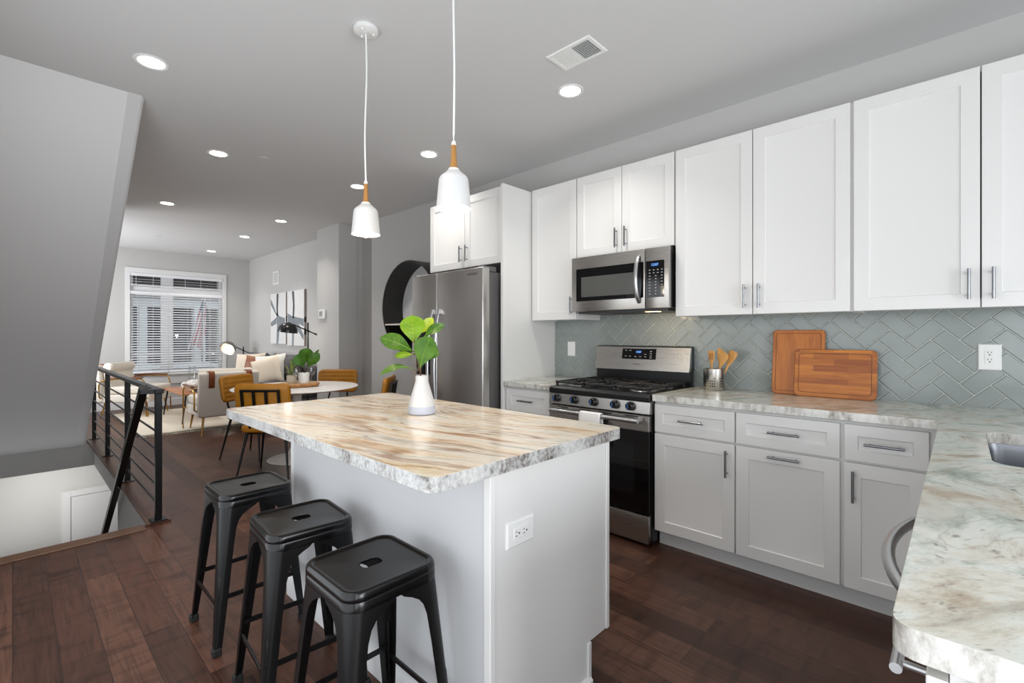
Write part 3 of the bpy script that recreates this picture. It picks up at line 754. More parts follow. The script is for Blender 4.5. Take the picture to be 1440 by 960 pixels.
base(.062, .396, 'narrow white base cabinet in the corner next to the peninsula', (.094, .389), (.094, .389), 'f')

# range wall tiles: herringbone of bevelled rectangles
def herringbone(y0, y1, z0, z1):
    g = G(); q = .0776; s2 = math.sqrt(2)
    g.mi = 1; g.box(XR - .004, XR - .0005, y0, y1, z0, z1); g.mi = 0
    def clip(poly):
        for ax, lim, sgn in ((0, y0, 1), (0, y1, -1), (1, z0, 1), (1, z1, -1)):
            out = []
            for i in range(len(poly)):
                p, r = poly[i], poly[(i + 1) % len(poly)]
                ip, ir = sgn * (p[ax] - lim) >= 0, sgn * (r[ax] - lim) >= 0
                if ip: out.append(p)
                if ip != ir:
                    t = (lim - p[ax]) / (r[ax] - p[ax]); out.append((p[0] + t * (r[0] - p[0]), p[1] + t * (r[1] - p[1])))
            poly = out
            if len(poly) < 3: return None
        return poly
    for i in range(-30, 60):
        for j in range(-60, 60):
            m = (i + j + 1) % 4
            if m == 0: wa, wb = 2, 1
            elif m == 2: wa, wb = 1, 2
            else: continue
            a0, b0 = .648 + q * i, -.644 + q * j
            gp = .0021
            def rect(ins):
                A0, A1, B0, B1 = a0 + gp + ins, a0 + q * wa - gp - ins, b0 + gp + ins, b0 + q * wb - gp - ins
                return [((a + b) / s2, (a - b) / s2) for a, b in ((A0, B0), (A1, B0), (A1, B1), (A0, B1))]
            lo = clip(rect(0)); hi = clip(rect(.004))
            if not lo or not hi or len(lo) != len(hi): 
                if lo and len(lo) > 2:
                    g.loft([[(XR - .003, p[0], p[1]) for p in lo], [(XR - .009, p[0], p[1]) for p in lo]])
                continue
            g.loft([[(XR - .003, p[0], p[1]) for p in lo], [(XR - .007, p[0], p[1]) for p in lo], [(XR - .0095, p[0], p[1]) for p in hi]])
    return g
struct('wall_backsplash', herringbone(YB, 2.572, .914, 1.46), [M['tile'], M['grout']], smooth=0)

# ------------------------------------------------------------------ countertops, sink
CX = XR - .655
def arc(cx, cy, r, a0, a1, n=6): return [(cx + r * math.cos(a0 + (a1 - a0) * i / n), cy + r * math.sin(a0 + (a1 - a0) * i / n)) for i in range(n + 1)]
PX0, PYF, PYB = .735, .062, YB + .004
outer = [(XR - .012, PYB), (XR - .012, 1.330)] + [(CX, 1.330), (CX, PYF + .012)] + [(CX - .012, PYF)] + arc(PX0 + .028, PYF - .028, .028, PI / 2, PI) + [(PX0, PYB)]
sink_c = (2.14, -.275); hole = rrect(.60, .42, .05, 6, *sink_c)
g = G(); g.slab(outer, hole, .876, .914)
ct = single('countertop', g, [M['granite_main'], M['granite_edge_main']], 'long L-shaped pale granite countertop running past the sink onto the peninsula', 'countertop', (2.9, .3, .876), mods=bevel_mod(.004, 2), smooth=30)
g = G(); g.slab([(CX, 2.104), (XR - .012, 2.104), (XR - .012, 2.572), (CX, 2.572)], None, .876, .914)
single('countertop', g, [M['granite_main'], M['granite_edge_main']], 'short granite countertop piece left of the range', 'countertop', (2.95, 2.34, .876), mods=bevel_mod(.004, 2), smooth=30)
sk = thing('kitchen_sink', 'undermount stainless steel sink let into the granite peninsula', 'sink', (sink_c[0], sink_c[1], .66))
g = G()
rg = lambda w, h, r, z: [(x, y, z) for x, y in rrect(w, h, r, 6, *sink_c)]
g.loft([rg(.65, .47, .06, .8755), rg(.61, .43, .05, .8755), rg(.60, .42, .05, .85), rg(.585, .405, .05, .68), rg(.55, .37, .05, .664), rg(.06, .06, .028, .66)], cap0=False)
obj('basin', g, steel('sink_steel', (104, 106, 110), 0.3, 0), sk, True, mods=sol)
g = G(); g.lathe([(.028, 0), (.045, .002), (.042, .006), (.03, .004)], (sink_c[0], sink_c[1], .661), 24); obj('drain', g, M['chrome'], sk, True)

# ------------------------------------------------------------------ peninsula: cabinet, dishwasher, sink cabinet
PF = .030      # front plane of doors (faces +Y)
t = thing('base_cabinet', 'white end cabinet of the peninsula with a drawer bar pull', 'cabinet', (.91, -.28, 0), 0, 'white shaker base cabinets')
g = G(); g.box(.768, 1.055, PYB, PF - .021, .10, .876); obj('body', g, M['cab'], t, True, smooth=0)
g = G(); g.box(.80, 1.055, PF - .10, PF - .08, 0, .1); obj('toe_kick', g, M['toe'], t, True, smooth=0)
g = G(); g.box(.750, .768, PYB, -.012, 0, .876, .001); obj('end_panel', g, M['cab'], t, True)
d = obj('drawer', shaker(.752, 1.048, .692, .857, fy(PF), w=.05), M['cab'], t, True); pull(fy(PF), .925, .795, .142, False, d, 'chrome', .0075, .036)
d = obj('door', shaker(.752, 1.048, .104, .681, fy(PF)), M['cab'], t, True); pull(fy(PF), .80, .578, .142, True, d)
t = thing('dishwasher', 'steel dishwasher with a bowed towel-bar handle under the peninsula counter', 'dishwasher', (1.36, -.28, 0))
g = G(); g.box(1.062, 1.652, PYB, PF - .03, .09, .872); obj('body', g, M['fridge_side'], t, True, smooth=0)
g = G(); g.box(1.066, 1.648, PF - .03, PF + .005, .11, .868, .006, 2); obj('door', g, M['steel'], t, True)
g = G(); pts = []
for i in range(17):
    f = i / 16; x = 1.09 + .53 * f; pts.append((x, PF + .015 + .07 * math.sin(PI * f) ** .6, .795))
g.tube(pts, .012, 12); obj('handle', g, M['chrome'], t, True)
g = G(); g.box(1.062, 1.652, PF - .10, PF - .08, 0, .09); obj('toe_kick', g, M['black'], t, True, smooth=0)
t = thing('sink_cabinet', 'white cabinet below the sink beside the dishwasher', 'cabinet', (2.13, -.28, 0))
g = G(); g.box(1.658, 2.62, PYB, PF - .021, .10, .64); g.box(1.658, 1.70, PYB, PF - .021, .64, .876); g.box(2.58, 2.62, PYB, PF - .021, .64, .876); obj('body', g, M['cab'], t, True, smooth=0)
g = G(); g.box(1.658, 2.62, PF - .10, PF - .08, 0, .1); obj('toe_kick', g, M['toe'], t, True, smooth=0)
for a, b in ((1.665, 2.11), (2.115, 2.555)):
    d = obj('door', shaker(a, b, .104, .857, fy(PF)), M['cab'], t, True); pull(fy(PF), 2.075 if a < 2 else 2.15, .76, .142, True, d)

# ------------------------------------------------------------------ island
IY0, IY1, IX0, IX1 = .985, 2.385, .945, 1.580
t = thing('kitchen_island', 'white kitchen island cabinet with flat end panel and base molding', 'island', (1.26, 1.68, 0))
g = G(); g.box(IX0 + .006, IX1 - .024, IY0 + .012, IY1 - .006, .145, .874); g.box(IX0 + .006, 1.455, IY0 + .012, IY1 - .006, 0, .145); obj('body', g, M['cab'], t, True, smooth=0)
g = G(); g.prism([(IX0 + .012, 0), (1.457, 0), (1.457, .145), (IX1 - .002, .145), (IX1 - .002, .874), (IX0 + .012, .874)], 'Y', IY0, IY0 + .012); obj('end_panel', g, M['cab'], t, True, smooth=0)
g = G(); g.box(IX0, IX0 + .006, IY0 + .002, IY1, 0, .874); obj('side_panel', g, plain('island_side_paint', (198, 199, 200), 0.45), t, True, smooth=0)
g = G(); g.box(IX0 - .004, IX0 + .016, IY0 - .008, IY0 + .02, .0, .874, .002); obj('corner_trim', g, M['cab'], t, True)
g = G(); g.box(IX1 - .022, IX1 - .002, IY0 - .007, IY0, .145, .874, .002); g.box(1.437, 1.457, IY0 - .007, IY0, 0, .145, .002); obj('corner_trim', g, M['cab'], t, True)
g = G(); g.box(IX0 - .004, IX0 + .02, IY1 - .02, IY1 + .006, 0, .874, .002); obj('corner_trim', g, M['cab'], t, True)
g = G()
g.prism([(IY0 - .016, 0), (IY0 - .016, .012), (IY0 - .004, .022), (IY0, .022), (IY0, 0)], 'X', IX0 - .016, 1.452)
g.prism([(IX0 - .022, 0), (IX0 - .022, .055), (IX0 - .014, .078), (IX0 - .004, .082), (IX0, .082), (IX0, 0)], 'Y', IY0 - .01, IY1 + .01)
obj('base_molding', g, M['trimwhite'], t, True)
for k, (a, b) in enumerate(((IY0 + .03, 1.68), (1.686, IY1 - .01))):     # doors on the range side
    fm = lambda a_, b_, d_: (IX1 - d_, a_, b_)
    d = obj('door', shaker(a, b, .15, .86, fm), M['cab'], t, True)
    g = G(); hy = b - .04 if k == 0 else a + .04
    g.cyl((IX1 + .032, hy, .66), (IX1 + .032, hy, .80), .006, n=12)
    for z in (.68, .78): g.cyl((IX1 - .001, hy, z), (IX1 + .032, hy, z), .004, n=8)
    obj('handle', g, M['handle'], d, True)
# one chrome knob catches the light on the edge of the range-side door
SX0, SX1, SY0, SY1 = .700, 1.603, .935, 2.560
outl = arc(SX1 - .03, SY0 + .03, .03, -PI / 2, 0, 5) + arc(SX1 - .03, SY1 - .03, .03, 0, PI / 2, 5) + arc(SX0 + .03, SY1 - .03, .03, PI / 2, PI, 5) + arc(SX0 + .035, SY0 + .035, .035, PI, 1.5 * PI, 7)
g = G(); g.slab(outl, None, .874, .914)
single('island_countertop', g, [M['granite_island'], M['granite_edge']], 'thick streaked cream and brown granite slab on the kitchen island', 'countertop', (1.15, 1.75, .874), mods=bevel_mod(.0035, 2), smooth=30)

# outlets and switches
def plate(name, label, cat, c, fm, w, h, kind, horiz=False):
    t = thing(name, label, cat, c)
    g = G(); R = lambda i, d: [fm(-w / 2 + i, -h / 2 + i, d), fm(w / 2 - i, -h / 2 + i, d), fm(w / 2 - i, h / 2 - i, d), fm(-w / 2 + i, h / 2 - i, d)]
    g.loft([R(0, .0005), R(0, -.003), R(.004, -.007)]); obj('cover_plate', g, M['plastic'], t, True, smooth=0)
    iw, ih = (.066, .033) if horiz else (.033, .066)
    g = G(); q = lambda i, d: [fm(-iw / 2 + i, -ih / 2 + i, d), fm(iw / 2 - i, -ih / 2 + i, d), fm(iw / 2 - i, ih / 2 - i, d), fm(-iw / 2 + i, ih / 2 - i, d)]
    g.loft([q(0, -.006), q(0, -.0085), q(.001, -.009)]); obj('receptacle' if kind == 'outlet' else 'rocker', g, M['plastic'], t, True, smooth=0)
    if kind == 'outlet':
        g = G()
        for s in (-1, 1):
            for da, db, ww, hh in ((-.006, .006, .0022, .0075), (.006, .006, .0022, .006), (0, -.006, .005, .005)):
                a, b = da, s * .017 + db
                if horiz: a, b, ww, hh = s * .017 - db, da, hh, ww
                g.loft([[fm(a - ww / 2, b - hh / 2, -.0085), fm(a + ww / 2, b - hh / 2, -.0085), fm(a + ww / 2, b + hh / 2, -.0085), fm(a - ww / 2, b + hh / 2, -.0085)],
                        [fm(a - ww / 2, b - hh / 2, -.0096), fm(a + ww / 2, b - hh / 2, -.0096), fm(a + ww / 2, b + hh / 2, -.0096), fm(a - ww / 2, b + hh / 2, -.0096)]])
        obj('slots', g, M['slot'], t, True, smooth=0)
wallmap = lambda y, z: (lambda a, b, d: (XR - .0095 + d, y - a, z + b))
plate('wall_outlet', 'white double socket plate on grey tile right of the cutting boards', 'outlet', (XR - .01, -.104, 1.16), wallmap(-.104, 1.16), .082, .126, 'outlet')
plate('light_switch', 'white rocker switch plate on the tile left of the range', 'switch', (XR - .01, 2.395, 1.155), wallmap(2.395, 1.155), .076, .122, 'switch')
plate('island_outlet', 'white sideways double socket on the island end panel', 'outlet', (1.0735, IY0, .662), lambda a, b, d: (1.0735 + a, IY0 + d, .662 + b), .122, .078, 'outlet', True)

# ------------------------------------------------------------------ gas range
RY0, RY1, RF = 1.342, 2.098, 2.605
t = thing('gas_range', 'stainless steel gas range with black cast iron grates', 'range', (2.93, 1.72, 0))
g = G(); g.box(RF + .03, XR - .03, RY0, RY1, .02, .885); g.box(RF + .06, XR - .06, RY0 + .03, RY1 - .03, 0, .02); obj('body', g, M['black'], t, True, smooth=0)
g = G(); g.prism([(RF - .010, .793), (RF + .002, .868), (RF + .05, .868), (RF + .05, .793)], 'Y', RY0 - .004, RY1 + .004); obj('control_panel', g, M['steel'], t, True, smooth=0, mods=bevel_mod(.004, 2))
g = G()
g.prism([(RF - .006, .868), (RF - .006, .900), (RF + .012, .914), (XR - .075, .914), (XR - .075, .868)], 'Y', RY0 - .004, RY1 + .004); obj('cooktop', g, M['black'], t, True, smooth=0, mods=bevel_mod(.005, 2))
for k, y in enumerate((2.030, 1.882, 1.728, 1.570, 1.462)):
    z = .836; sl_ = .012 / .075
    xk = RF - .010 + (z - .793) * sl_
    g = G(); g.lathe([(.027, 0), (.028, -.008), (.0245, -.012), (.0235, -.030), (.020, -.034)], (xk, y, z), 28, 'X'); kn = obj('knob', g, M['black'], t, True)
    g = G(); g.box(xk - .046, xk - .030, y - .006, y + .006, z - .0215, z + .0215, .003); obj('grip', g, M['black'], kn, True)
    g = G(); g.box(xk - .0475, xk - .0455, y - .0015, y + .0015, z - .016, z + .018); obj('pointer', g, M['blue'], kn, True, smooth=0)
# grates and burners
gx0, gx1 = RF + .045, XR - .115
for k in range(3):
    y0 = RY0 + .018 + k * .2445; y1 = y0 + .236
    g = G(); zt = .946
    for y in (y0 + .006, y1 - .006): g.box(gx0, gx1, y - .006, y + .006, zt - .014, zt, .003)
    for x in (gx0 + .006, (gx0 + gx1) / 2, gx1 - .006): g.box(x - .006, x + .006, y0, y1, zt - .014, zt, .003)
    ym = (y0 + y1) / 2
    for cx in (gx0 + .14, gx1 - .14):
        for a in range(4):
            an = PI / 4 + a * PI / 2; dx, dy = math.cos(an), math.sin(an)
            g.box(-.045, .035, -.005, .005, zt - .012, zt, .002, 1, Matrix.Translation((cx + dx * .085, ym + dy * .085, 0)) @ Matrix.Rotation(an, 4, 'Z'))
    g.box(gx0, gx1, ym - .005, ym + .005, zt - .012, zt, .002)
    for x in (gx0 + .01, gx1 - .01, (gx0 + gx1) / 2):
        for y in (y0 + .01, y1 - .01): g.box(x - .009, x + .009, y - .009, y + .009, .913, zt + .003, .004)
    obj('grate', g, M['iron'], t, True)
    for cx in ((gx0 + .14, gx1 - .14) if k != 1 else ((gx0 + gx1) / 2,)):
        g = G(); g.lathe([(.060, 0), (.058, .006), (.040, .008), (.040, .016), (.034, .022), (.0, .023)], (cx, ym, .913), 28)
        bn = obj('burner', g, M['iron'], t, True)
        g = G(); g.lathe([(.088, 0), (.086, .002), (.060, .0035)], (cx, ym, .9135), 32); obj('drip_ring', g, M['chrome'], bn, True)
# backguard
g = G(); g.box(XR - .075, XR - .03, RY0 - .003, RY1 + .003, .885, 1.02, .003); g.box(XR - .06, XR - .02, RY0 - .003, RY1 + .003, 1.02, 1.19, .004); obj('backguard', g, M['black'], t, True)
g = G()
bx = lambda z: XR - .105 + (z - 1.0) * .18
g.prism([(bx(1.008), 1.008), (bx(1.180), 1.180), (bx(1.18) + .010, 1.188), (XR - .055, 1.188), (XR - .055, 1.008)], 'Y', RY0 - .001, RY1 + .001); pan = obj('control_console', g, M['steel'], t, True, smooth=0, mods=bevel_mod(.006, 3))
tilt = lambda y, z, d: (bx(z) + d, y, z)
g = G(); g.loft([[tilt(y, z, d) for y, z in ((1.592, 1.092), (1.866, 1.092), (1.866, 1.168), (1.592, 1.168))] for d in (.002, -.0015)]); obj('display_panel', g, M['blackglass'], pan, True, smooth=0)
g = G(); g.loft([[tilt(y, z, d) for y, z in ((1.705, 1.128), (1.755, 1.128), (1.755, 1.160), (1.705, 1.160))] for d in (0, -.0022)]); obj('display', g, M['displaybg'], pan, True, smooth=0)
g = text_mesh('12:07', .020); facing_minus_x(g, (bx(1.144) - .003, 1.73, 1.144)); obj('clock_digits', g, M['display'], pan, True, smooth=0)
g = G()
for y, z in ((1.835, 1.155), (1.80, 1.155), (1.835, 1.112), (1.80, 1.112), (1.755, 1.110), (1.715, 1.110), (1.675, 1.110), (1.675, 1.128), (1.632, 1.150), (1.632, 1.134), (1.632, 1.118), (1.632, 1.104)):
    g.loft([[tilt(y + a, z + b, d) for a, b in ((-.008, -.003), (.008, -.003), (.008, .003), (-.008, .003))] for d in (0, -.0020)])
obj('key_print', g, M['keys'], pan, True, smooth=0)
g = text_mesh('SAMSUNG', .013); facing_minus_x(g, (bx(1.055) - .001, 1.74, 1.055)); obj('logo_lettering', g, M['logo'], pan, True, smooth=0)
# oven door
g = G(); g.box(RF - .004, RF + .03, RY0 + .002, RY1 - .002, .688, .786, .004); od = obj('oven_door', g, M['steel'], t, True)
g = G(); g.box(RF - .002, RF + .03, RY0 + .002, RY1 - .002, .205, .688, .003); obj('door_glass', g, M['blackglass'], od, True)
g = G(); g.box(RF - .0026, RF + .0, RY0 + .10, RY1 - .10, .30, .60, 0); obj('door_window', g, M['ovenglass'], od, True, smooth=0)
g = G()
for y in (RY0 + .115, RY0 + .30, RY1 - .30, RY1 - .115): g.box(RF - .0055, RF - .003, y - .045, y + .045, .772, .778)
obj('vent_slots', g, M['dark'], od, True, smooth=0)
g = G(); g.cyl((RF - .058, RY0 + .045, .756), (RF - .058, RY1 - .045, .756), .0135, n=18)
for y in (RY0 + .07, RY1 - .07): g.box(RF - .055, RF - .003, y - .012, y + .012, .744, .768, .003)
obj('handle', g, M['chrome'], od, True)
g = G(); g.box(RF - .006, RF + .03, RY0 + .002, RY1 - .002, .020, .186, .005, 2); obj('storage_drawer', g, M['steel'], t, True)
# towel folded over the oven handle
g = G(); ty0, ty1 = 1.635, 1.80
path = [(x, z + .042) for x, z in ((RF - .038, .53), (RF - .0405, .70), (RF - .044, .727), (RF - .052, .7335), (RF - .062, .7335), (RF - .073, .727), (RF - .0775, .70), (RF - .080, .50))]
g.loft([[(x, ty0 + (ty1 - ty0) * k / 8 + .004 * math.sin(20 * z + k), z) for k in range(9)] for x, z in path], close=False)
single('dish_towel', g, M['towel'], 'white dish towel hanging over the oven door handle', 'towel', (RF - .058, 1.71, .756), mods=lambda o: (sol(o), setattr(o.modifiers[0], 'offset', 0)))

# ------------------------------------------------------------------ microwave
MX, MY0, MY1, MZ0, MZ1 = XR - .41, 1.344, 2.100, 1.432, 1.838
t = thing('microwave', 'stainless over-the-range microwave under the short wall cabinet', 'microwave', (3.07, 1.72, MZ0))
g = G(); g.box(MX + .035, XR - .012, MY0, MY1, MZ0 + .012, MZ1, .003); obj('body', g, M['black'], t, True)
g = G(); g.box(MX + .05, XR - .03, MY0 + .03, MY1 - .03, MZ0 - .004, MZ0 + .013, .002)
for k in range(9): g.box(MX + .16 + k * .02, MX + .17 + k * .02, MY0 + .25, MY1 - .25, MZ0 - .006, MZ0 - .003)
obj('vent_underside', g, plain('vent_grey', (70, 70, 70), 0.4, 0.5), t, True, smooth=0)
g = G(); g.box(MX + .10, MX + .14, 1.46, 1.56, MZ0 - .006, MZ0 - .0035, .001); obj('cooktop_lamp', g, emit('cooktop_lamp_lens', (255, 214, 150), 6.0), t, True, smooth=0)
cl = bpy.data.lights.new('cooktop_light', 'AREA'); cl.shape = 'RECTANGLE'; cl.size = .04; cl.size_y = .10; cl.energy = .75; cl.color = (1, .74, .44)
co = bpy.data.objects.new('cooktop_light', cl); COL.objects.link(co); co.parent = t; co.location = (MX + .12 - 3.07, 1.51 - 1.72, -.012); co.rotation_euler = (0, math.radians(-35), 0)
cp = 1.505
g = G(); g.box(MX, MX + .034, cp + .002, MY1, MZ0 + .01, MZ1, .004, 2); md = obj('door', g, M['steel'], t, True)
g = G(); g.box(MX - .0015, MX + .002, cp + .012, 2.058, 1.516, 1.752, .001); obj('window_frame', g, M['blackglass'], md, True, smooth=0)
g = G(); g.box(MX - .003, MX + .0, 1.588, 2.012, 1.545, 1.69); obj('door_window', g, M['mwglass'], md, True, smooth=0)
g = G(); pts = [(MX - .004 - .052 * math.sin(PI * min(1, max(0, f))) ** .55, 1.546, 1.482 + .316 * f) for f in [i / 16 for i in range(17)]]
rings = []
for i, p in enumerate(pts):
    p = Vector(p); d = (Vector(pts[min(i + 1, 16)]) - Vector(pts[max(i - 1, 0)])).normalized(); nn = Vector((0, 1, 0)).cross(d).normalized()
    rings.append([p + Vector((0, 1, 0)) * .013 * math.cos(a) + nn * .006 * math.sin(a) for a in [2 * PI * k / 12 for k in range(12)]])
g.loft(rings); obj('handle', g, M['chrome'], md, True)
g = G(); g.box(MX, MX + .034, MY0 - .002, cp - .001, MZ0 + .01, MZ1, .004, 2); mp_ = obj('control_panel', g, M['steel'], t, True)
g = G(); g.box(MX - .0015, MX + .002, 1.372, cp - .006, 1.514, 1.752, .001); obj('keypad', g, M['blackglass'], mp_, True, smooth=0)
g = G(); g.box(MX - .0025, MX, 1.405, 1.468, 1.712, 1.738); obj('display', g, M['displaybg'], mp_, True, smooth=0)
g = text_mesh('12:07', .022); facing_minus_x(g, (MX - .003, 1.436, 1.725)); obj('clock_digits', g, M['display'], mp_, True, smooth=0)
g = G()
for r in range(9):
    for c_ in range(3 if r > 1 else 4):
        y = 1.472 - c_ * (.042 if r > 1 else .028); z = 1.692 - r * .0195
        g.box(MX - .0022, MX - .001, y - .0055, y + .0055, z - .003, z + .003)
obj('key_print', g, M['keys'], mp_, True, smooth=0)

# ------------------------------------------------------------------ refrigerator
FX, FY0, FY1, FZ = 2.452, 2.628, 3.553, 1.790
t = thing('refrigerator', 'side-by-side stainless steel refrigerator with bowed door handles', 'refrigerator', (2.85, 3.09, 0))
g = G(); g.box(FX + .085, XR - .05, FY0 + .012, FY1 - .012, .03, FZ - .03, .004); g.box(FX + .12, XR - .1, FY0 + .05, FY1 - .05, 0, .03); obj('body', g, M['fridge_side'], t, True)
split = 3.192
def fdoor(y0, y1):
    g = G(); g.box(FX, FX + .075, y0, y1, .07, FZ, .008, 3); return obj('door', g, M['steelv'], t, True)
dr, dl = fdoor(FY0, split - .004), fdoor(split + .004, FY1)
for d_, y in ((dr, split - .045), (dl, split + .045)):
    g = G(); pts = []
    for i in range(21):
        f = i / 20; z = .50 + .985 * f
        pts.append((FX - .012 - .058 * math.sin(PI * f) ** .7, y, z))
    rings = []
    for i, p in enumerate(pts):
        p = Vector(p); dd = (Vector(pts[min(i + 1, 20)]) - Vector(pts[max(i - 1, 0)])).normalized(); nn = Vector((0, 1, 0)).cross(dd).normalized()
        rings.append([p + Vector((0, 1, 0)) * .015 * math.cos(a) + nn * .008 * math.sin(a) for a in [2 * PI * k / 12 for k in range(12)]])
    g.loft(rings)
    for z in (.515, 1.465): g.box(FX - .02, FX + .004, y - .012, y + .012, z - .02, z + .02, .003)
    obj('handle', g, M['chrome'], d_, True)
g = G(); g.box(FX - .004, FX + .01, 3.285, 3.485, .93, 1.30, .006, 2); dp = obj('dispenser', g, M['blackglass'], dl, True)
g = text_mesh('SAMSUNG', .026); facing_minus_x(g, (FX - .0008, 2.745, 1.742)); obj('logo_lettering', g, M['logo'], dr, True, smooth=0)
for y in (FY0 + .05, FY1 - .05):
    g = G(); g.box(FX + .03, FX + .16, y - .035, y + .035, FZ - .028, FZ + .012, .004); obj('hinge_cover', g, M['fridge_side'], t, True)

# ------------------------------------------------------------------ round wall shelf mirror
RM, YM, ZM, DM = .512, 4.42, 1.585, .285
t = thing('round_wall_shelf', 'round black deep-rimmed wall mirror with a narrow shelf behind the refrigerator', 'mirror', (XR, YM, ZM - RM))
g = G()
g.lathe([(RM, -.001), (RM, -DM), (RM - .012, -DM), (RM - .012, -.012)], (XR, YM, ZM), 96, 'X', caps=False)
obj('rim', g, grain('black_stained_wood', (16, 16, 16), (40, 38, 37), (3, 3, 60), 0.45), t, True, smooth=50, mods=None)
g = G(); g.lathe([(0, -.012), (RM - .012, -.012)], (XR, YM, ZM), 96, 'X', caps=False); g.lathe([(0, -.002), (RM, -.002)], (XR, YM, ZM), 64, 'X', caps=False)
obj('back_panel', g, plain('pale_back_panel', (222, 222, 224), 0.25), t, True)
zsh = 1.395; hw = math.sqrt((RM - .012) ** 2 - (zsh - ZM) ** 2) - .004
g = G(); g.box(XR - DM + .005, XR - .013, YM - hw, YM + hw, zsh - .009, zsh + .009, .002); obj('shelf', g, plain('pale_shelf', (206, 200, 192), 0.5), t, True)
g = G()
seg = [(YM + (RM - .0125) * math.cos(a), ZM + (RM - .0125) * math.sin(a)) for a in [math.atan2(zsh - .011 - ZM, -hw) + (math.atan2(zsh - .011 - ZM, hw) - math.atan2(zsh - .011 - ZM, -hw) if math.atan2(zsh - .011 - ZM, hw) > math.atan2(zsh - .011 - ZM, -hw) else math.atan2(zsh - .011 - ZM, hw) + 2 * PI - math.atan2(zsh - .011 - ZM, -hw) - 2 * PI) * i / 40 for i in range(41)]]
g.prism(seg, 'X', XR - .04, XR - .014); obj('lower_back', g, M['black'], t, True, smooth=0)

# ------------------------------------------------------------------ counter-top items
def board(name, label, y0, y1, h, mat, lean, xb, bev, groove_inset, z0=.9155):
    t = thing(name, label, 'cutting board', (xb, (y0 + y1) / 2, z0), 0)
    w = y1 - y0; th = .018
    rot = Matrix.Translation((0, 0, 0)) @ Matrix.Rotation(lean, 4, 'Y')
    o2 = rrect(w, h, bev, 6, 0, h / 2)
    g = G(); i2 = rrect(w - .006, h - .006, bev - .003, 6, 0, h / 2)
    g.loft([[(0.003, a, b) for a, b in i2] if False else [(0, a, b) for a, b in i2], [(.003, a, b) for a, b in o2], [(th - .003, a, b) for a, b in o2], [(th, a, b) for a, b in i2]])
    g.xf(rot); p = obj('board', g, mat, t)
    g = G(); a = groove_inset
    ra, rb = rrect(w - 2 * a, h - 2 * a, max(.008, bev - a * .4), 6, 0, h / 2), rrect(w - 2 * a - .006, h - 2 * a - .006, max(.006, bev - a * .4 - .003), 6, 0, h / 2)
    g.loft([[(-.0006, q, r) for q, r in ra], [(-.0006, q, r) for q, r in rb]], cap0=False, cap1=False); g.xf(rot); obj('juice_groove', g, M['groove'], p)
    return t
board('cutting_board', 'tall upright wooden cutting board leaning on the grey tile, behind the other', .566, .838, .385, M['board_a'], .105, 3.190, .022, .018)
board('cutting_board', 'wide wooden cutting board standing in front of the taller one', .322, .712, .272, M['board_b'], .13, 3.158, .028, .022)
U = (3.12, 1.155)
t = thing('utensil_holder', 'perforated stainless steel cup holding wooden utensils by the range', 'utensil holder', (U[0], U[1], .9145))
g = G(); R0 = .064; Hh = .138
g.lathe([(.0, .002), (R0 - .002, .002), (R0 - .002, Hh - .002), (R0, Hh), (R0 + .001, Hh - .001), (R0, .006), (R0 - .003, 0), (.0, 0)], (U[0], U[1], .9145), 48, caps=False); obj('cup', g, steel('cup_steel', (196, 192, 186), .2, 2), t, True)
g = G()
for blk in range(3):
    for c_ in range(3):
        an = PI + .2 + (blk - 1) * .95 + (c_ - 1) * .20
        for r_ in range(3 + (1 if blk != 1 else 0) + (1 if c_ == 2 else 0)):
            z = .9145 + .028 + r_ * .0165
            cx, cy = U[0] + (R0 - .0005) * math.cos(an), U[1] + (R0 - .0005) * math.sin(an)
            d = Vector((math.cos(an), math.sin(an), 0)); g.cyl(Vector((cx, cy, z)), Vector((cx, cy, z)) + d * .0016, .0044, n=8)
obj('drain_holes', g, M['slot'], t, True, smooth=0)
def utensil(name, label, base_, top, w0, w1, hl, slots=False, tw=0.0, angled=0.0):
    t = thing(name, label, 'utensil', base_, 0, 'wooden utensils in the steel cup')
    b0 = Vector(base_); d = (Vector(top) - b0); L = d.length; d.normalize()
    side = Vector((-.25 + tw, -1, 0)); side = (side - d * side.dot(d)).normalized(); nn = side.cross(d).normalized()
    g = G(); rings = []
    prof_ = [(0, .006), (L * .50, .0065), (L - hl, .008), (L - hl * .72, w0), (L - hl * .3, w1), (L - .012, w1 * 1.02), (L, w1 * .86)]
    for k, (z, w_) in enumerate(prof_):
        th = .005 if k < 3 else .003
        sk_ = angled * max(0, (z - (L - hl)) / hl)
        rings.append([b0 + d * (z + (math.cos(a) * sk_)) + side * (w_ * math.cos(a)) + nn * th * math.sin(a) for a in [2 * PI * q / 14 for q in range(14)]])
    g.loft(rings); o = obj('paddle', g, M['bamboo'], t, True)
    if slots:
        g = G()
        for q in (-.011, 0, .011):
            c0 = b0 + d * (L - hl * .66) + side * q; c1 = b0 + d * (L - .016) + side * q
            for s_ in (1, -1):
                off = nn * .0032 * s_
                g.loft([[c0 + off - side * .0018, c0 + off + side * .0018, c1 + off + side * .0018, c1 + off - side * .0018], [c0 + off * 1.12 - side * .0018, c0 + off * 1.12 + side * .0018, c1 + off * 1.12 + side * .0018, c1 + off * 1.12 - side * .0018]])
        obj('slots', g, M['groove'], o, True, smooth=0)
    return t
utensil('slotted_spatula', 'slotted wooden spatula standing leftmost in the steel cup', (3.115, 1.165, .918), (3.10, 1.165, 1.168), .018, .024, .085, True)
utensil('wooden_turner', 'broad flat wooden turner with slanted end in the steel cup', (3.13, 1.15, .918), (3.10, 1.090, 1.168), .022, .040, .105, angled=-.014)
utensil('wooden_spoon', 'wooden spoon leaning furthest right in the steel cup', (3.135, 1.14, .918), (3.145, 1.040, 1.165), .020, .030, .10)

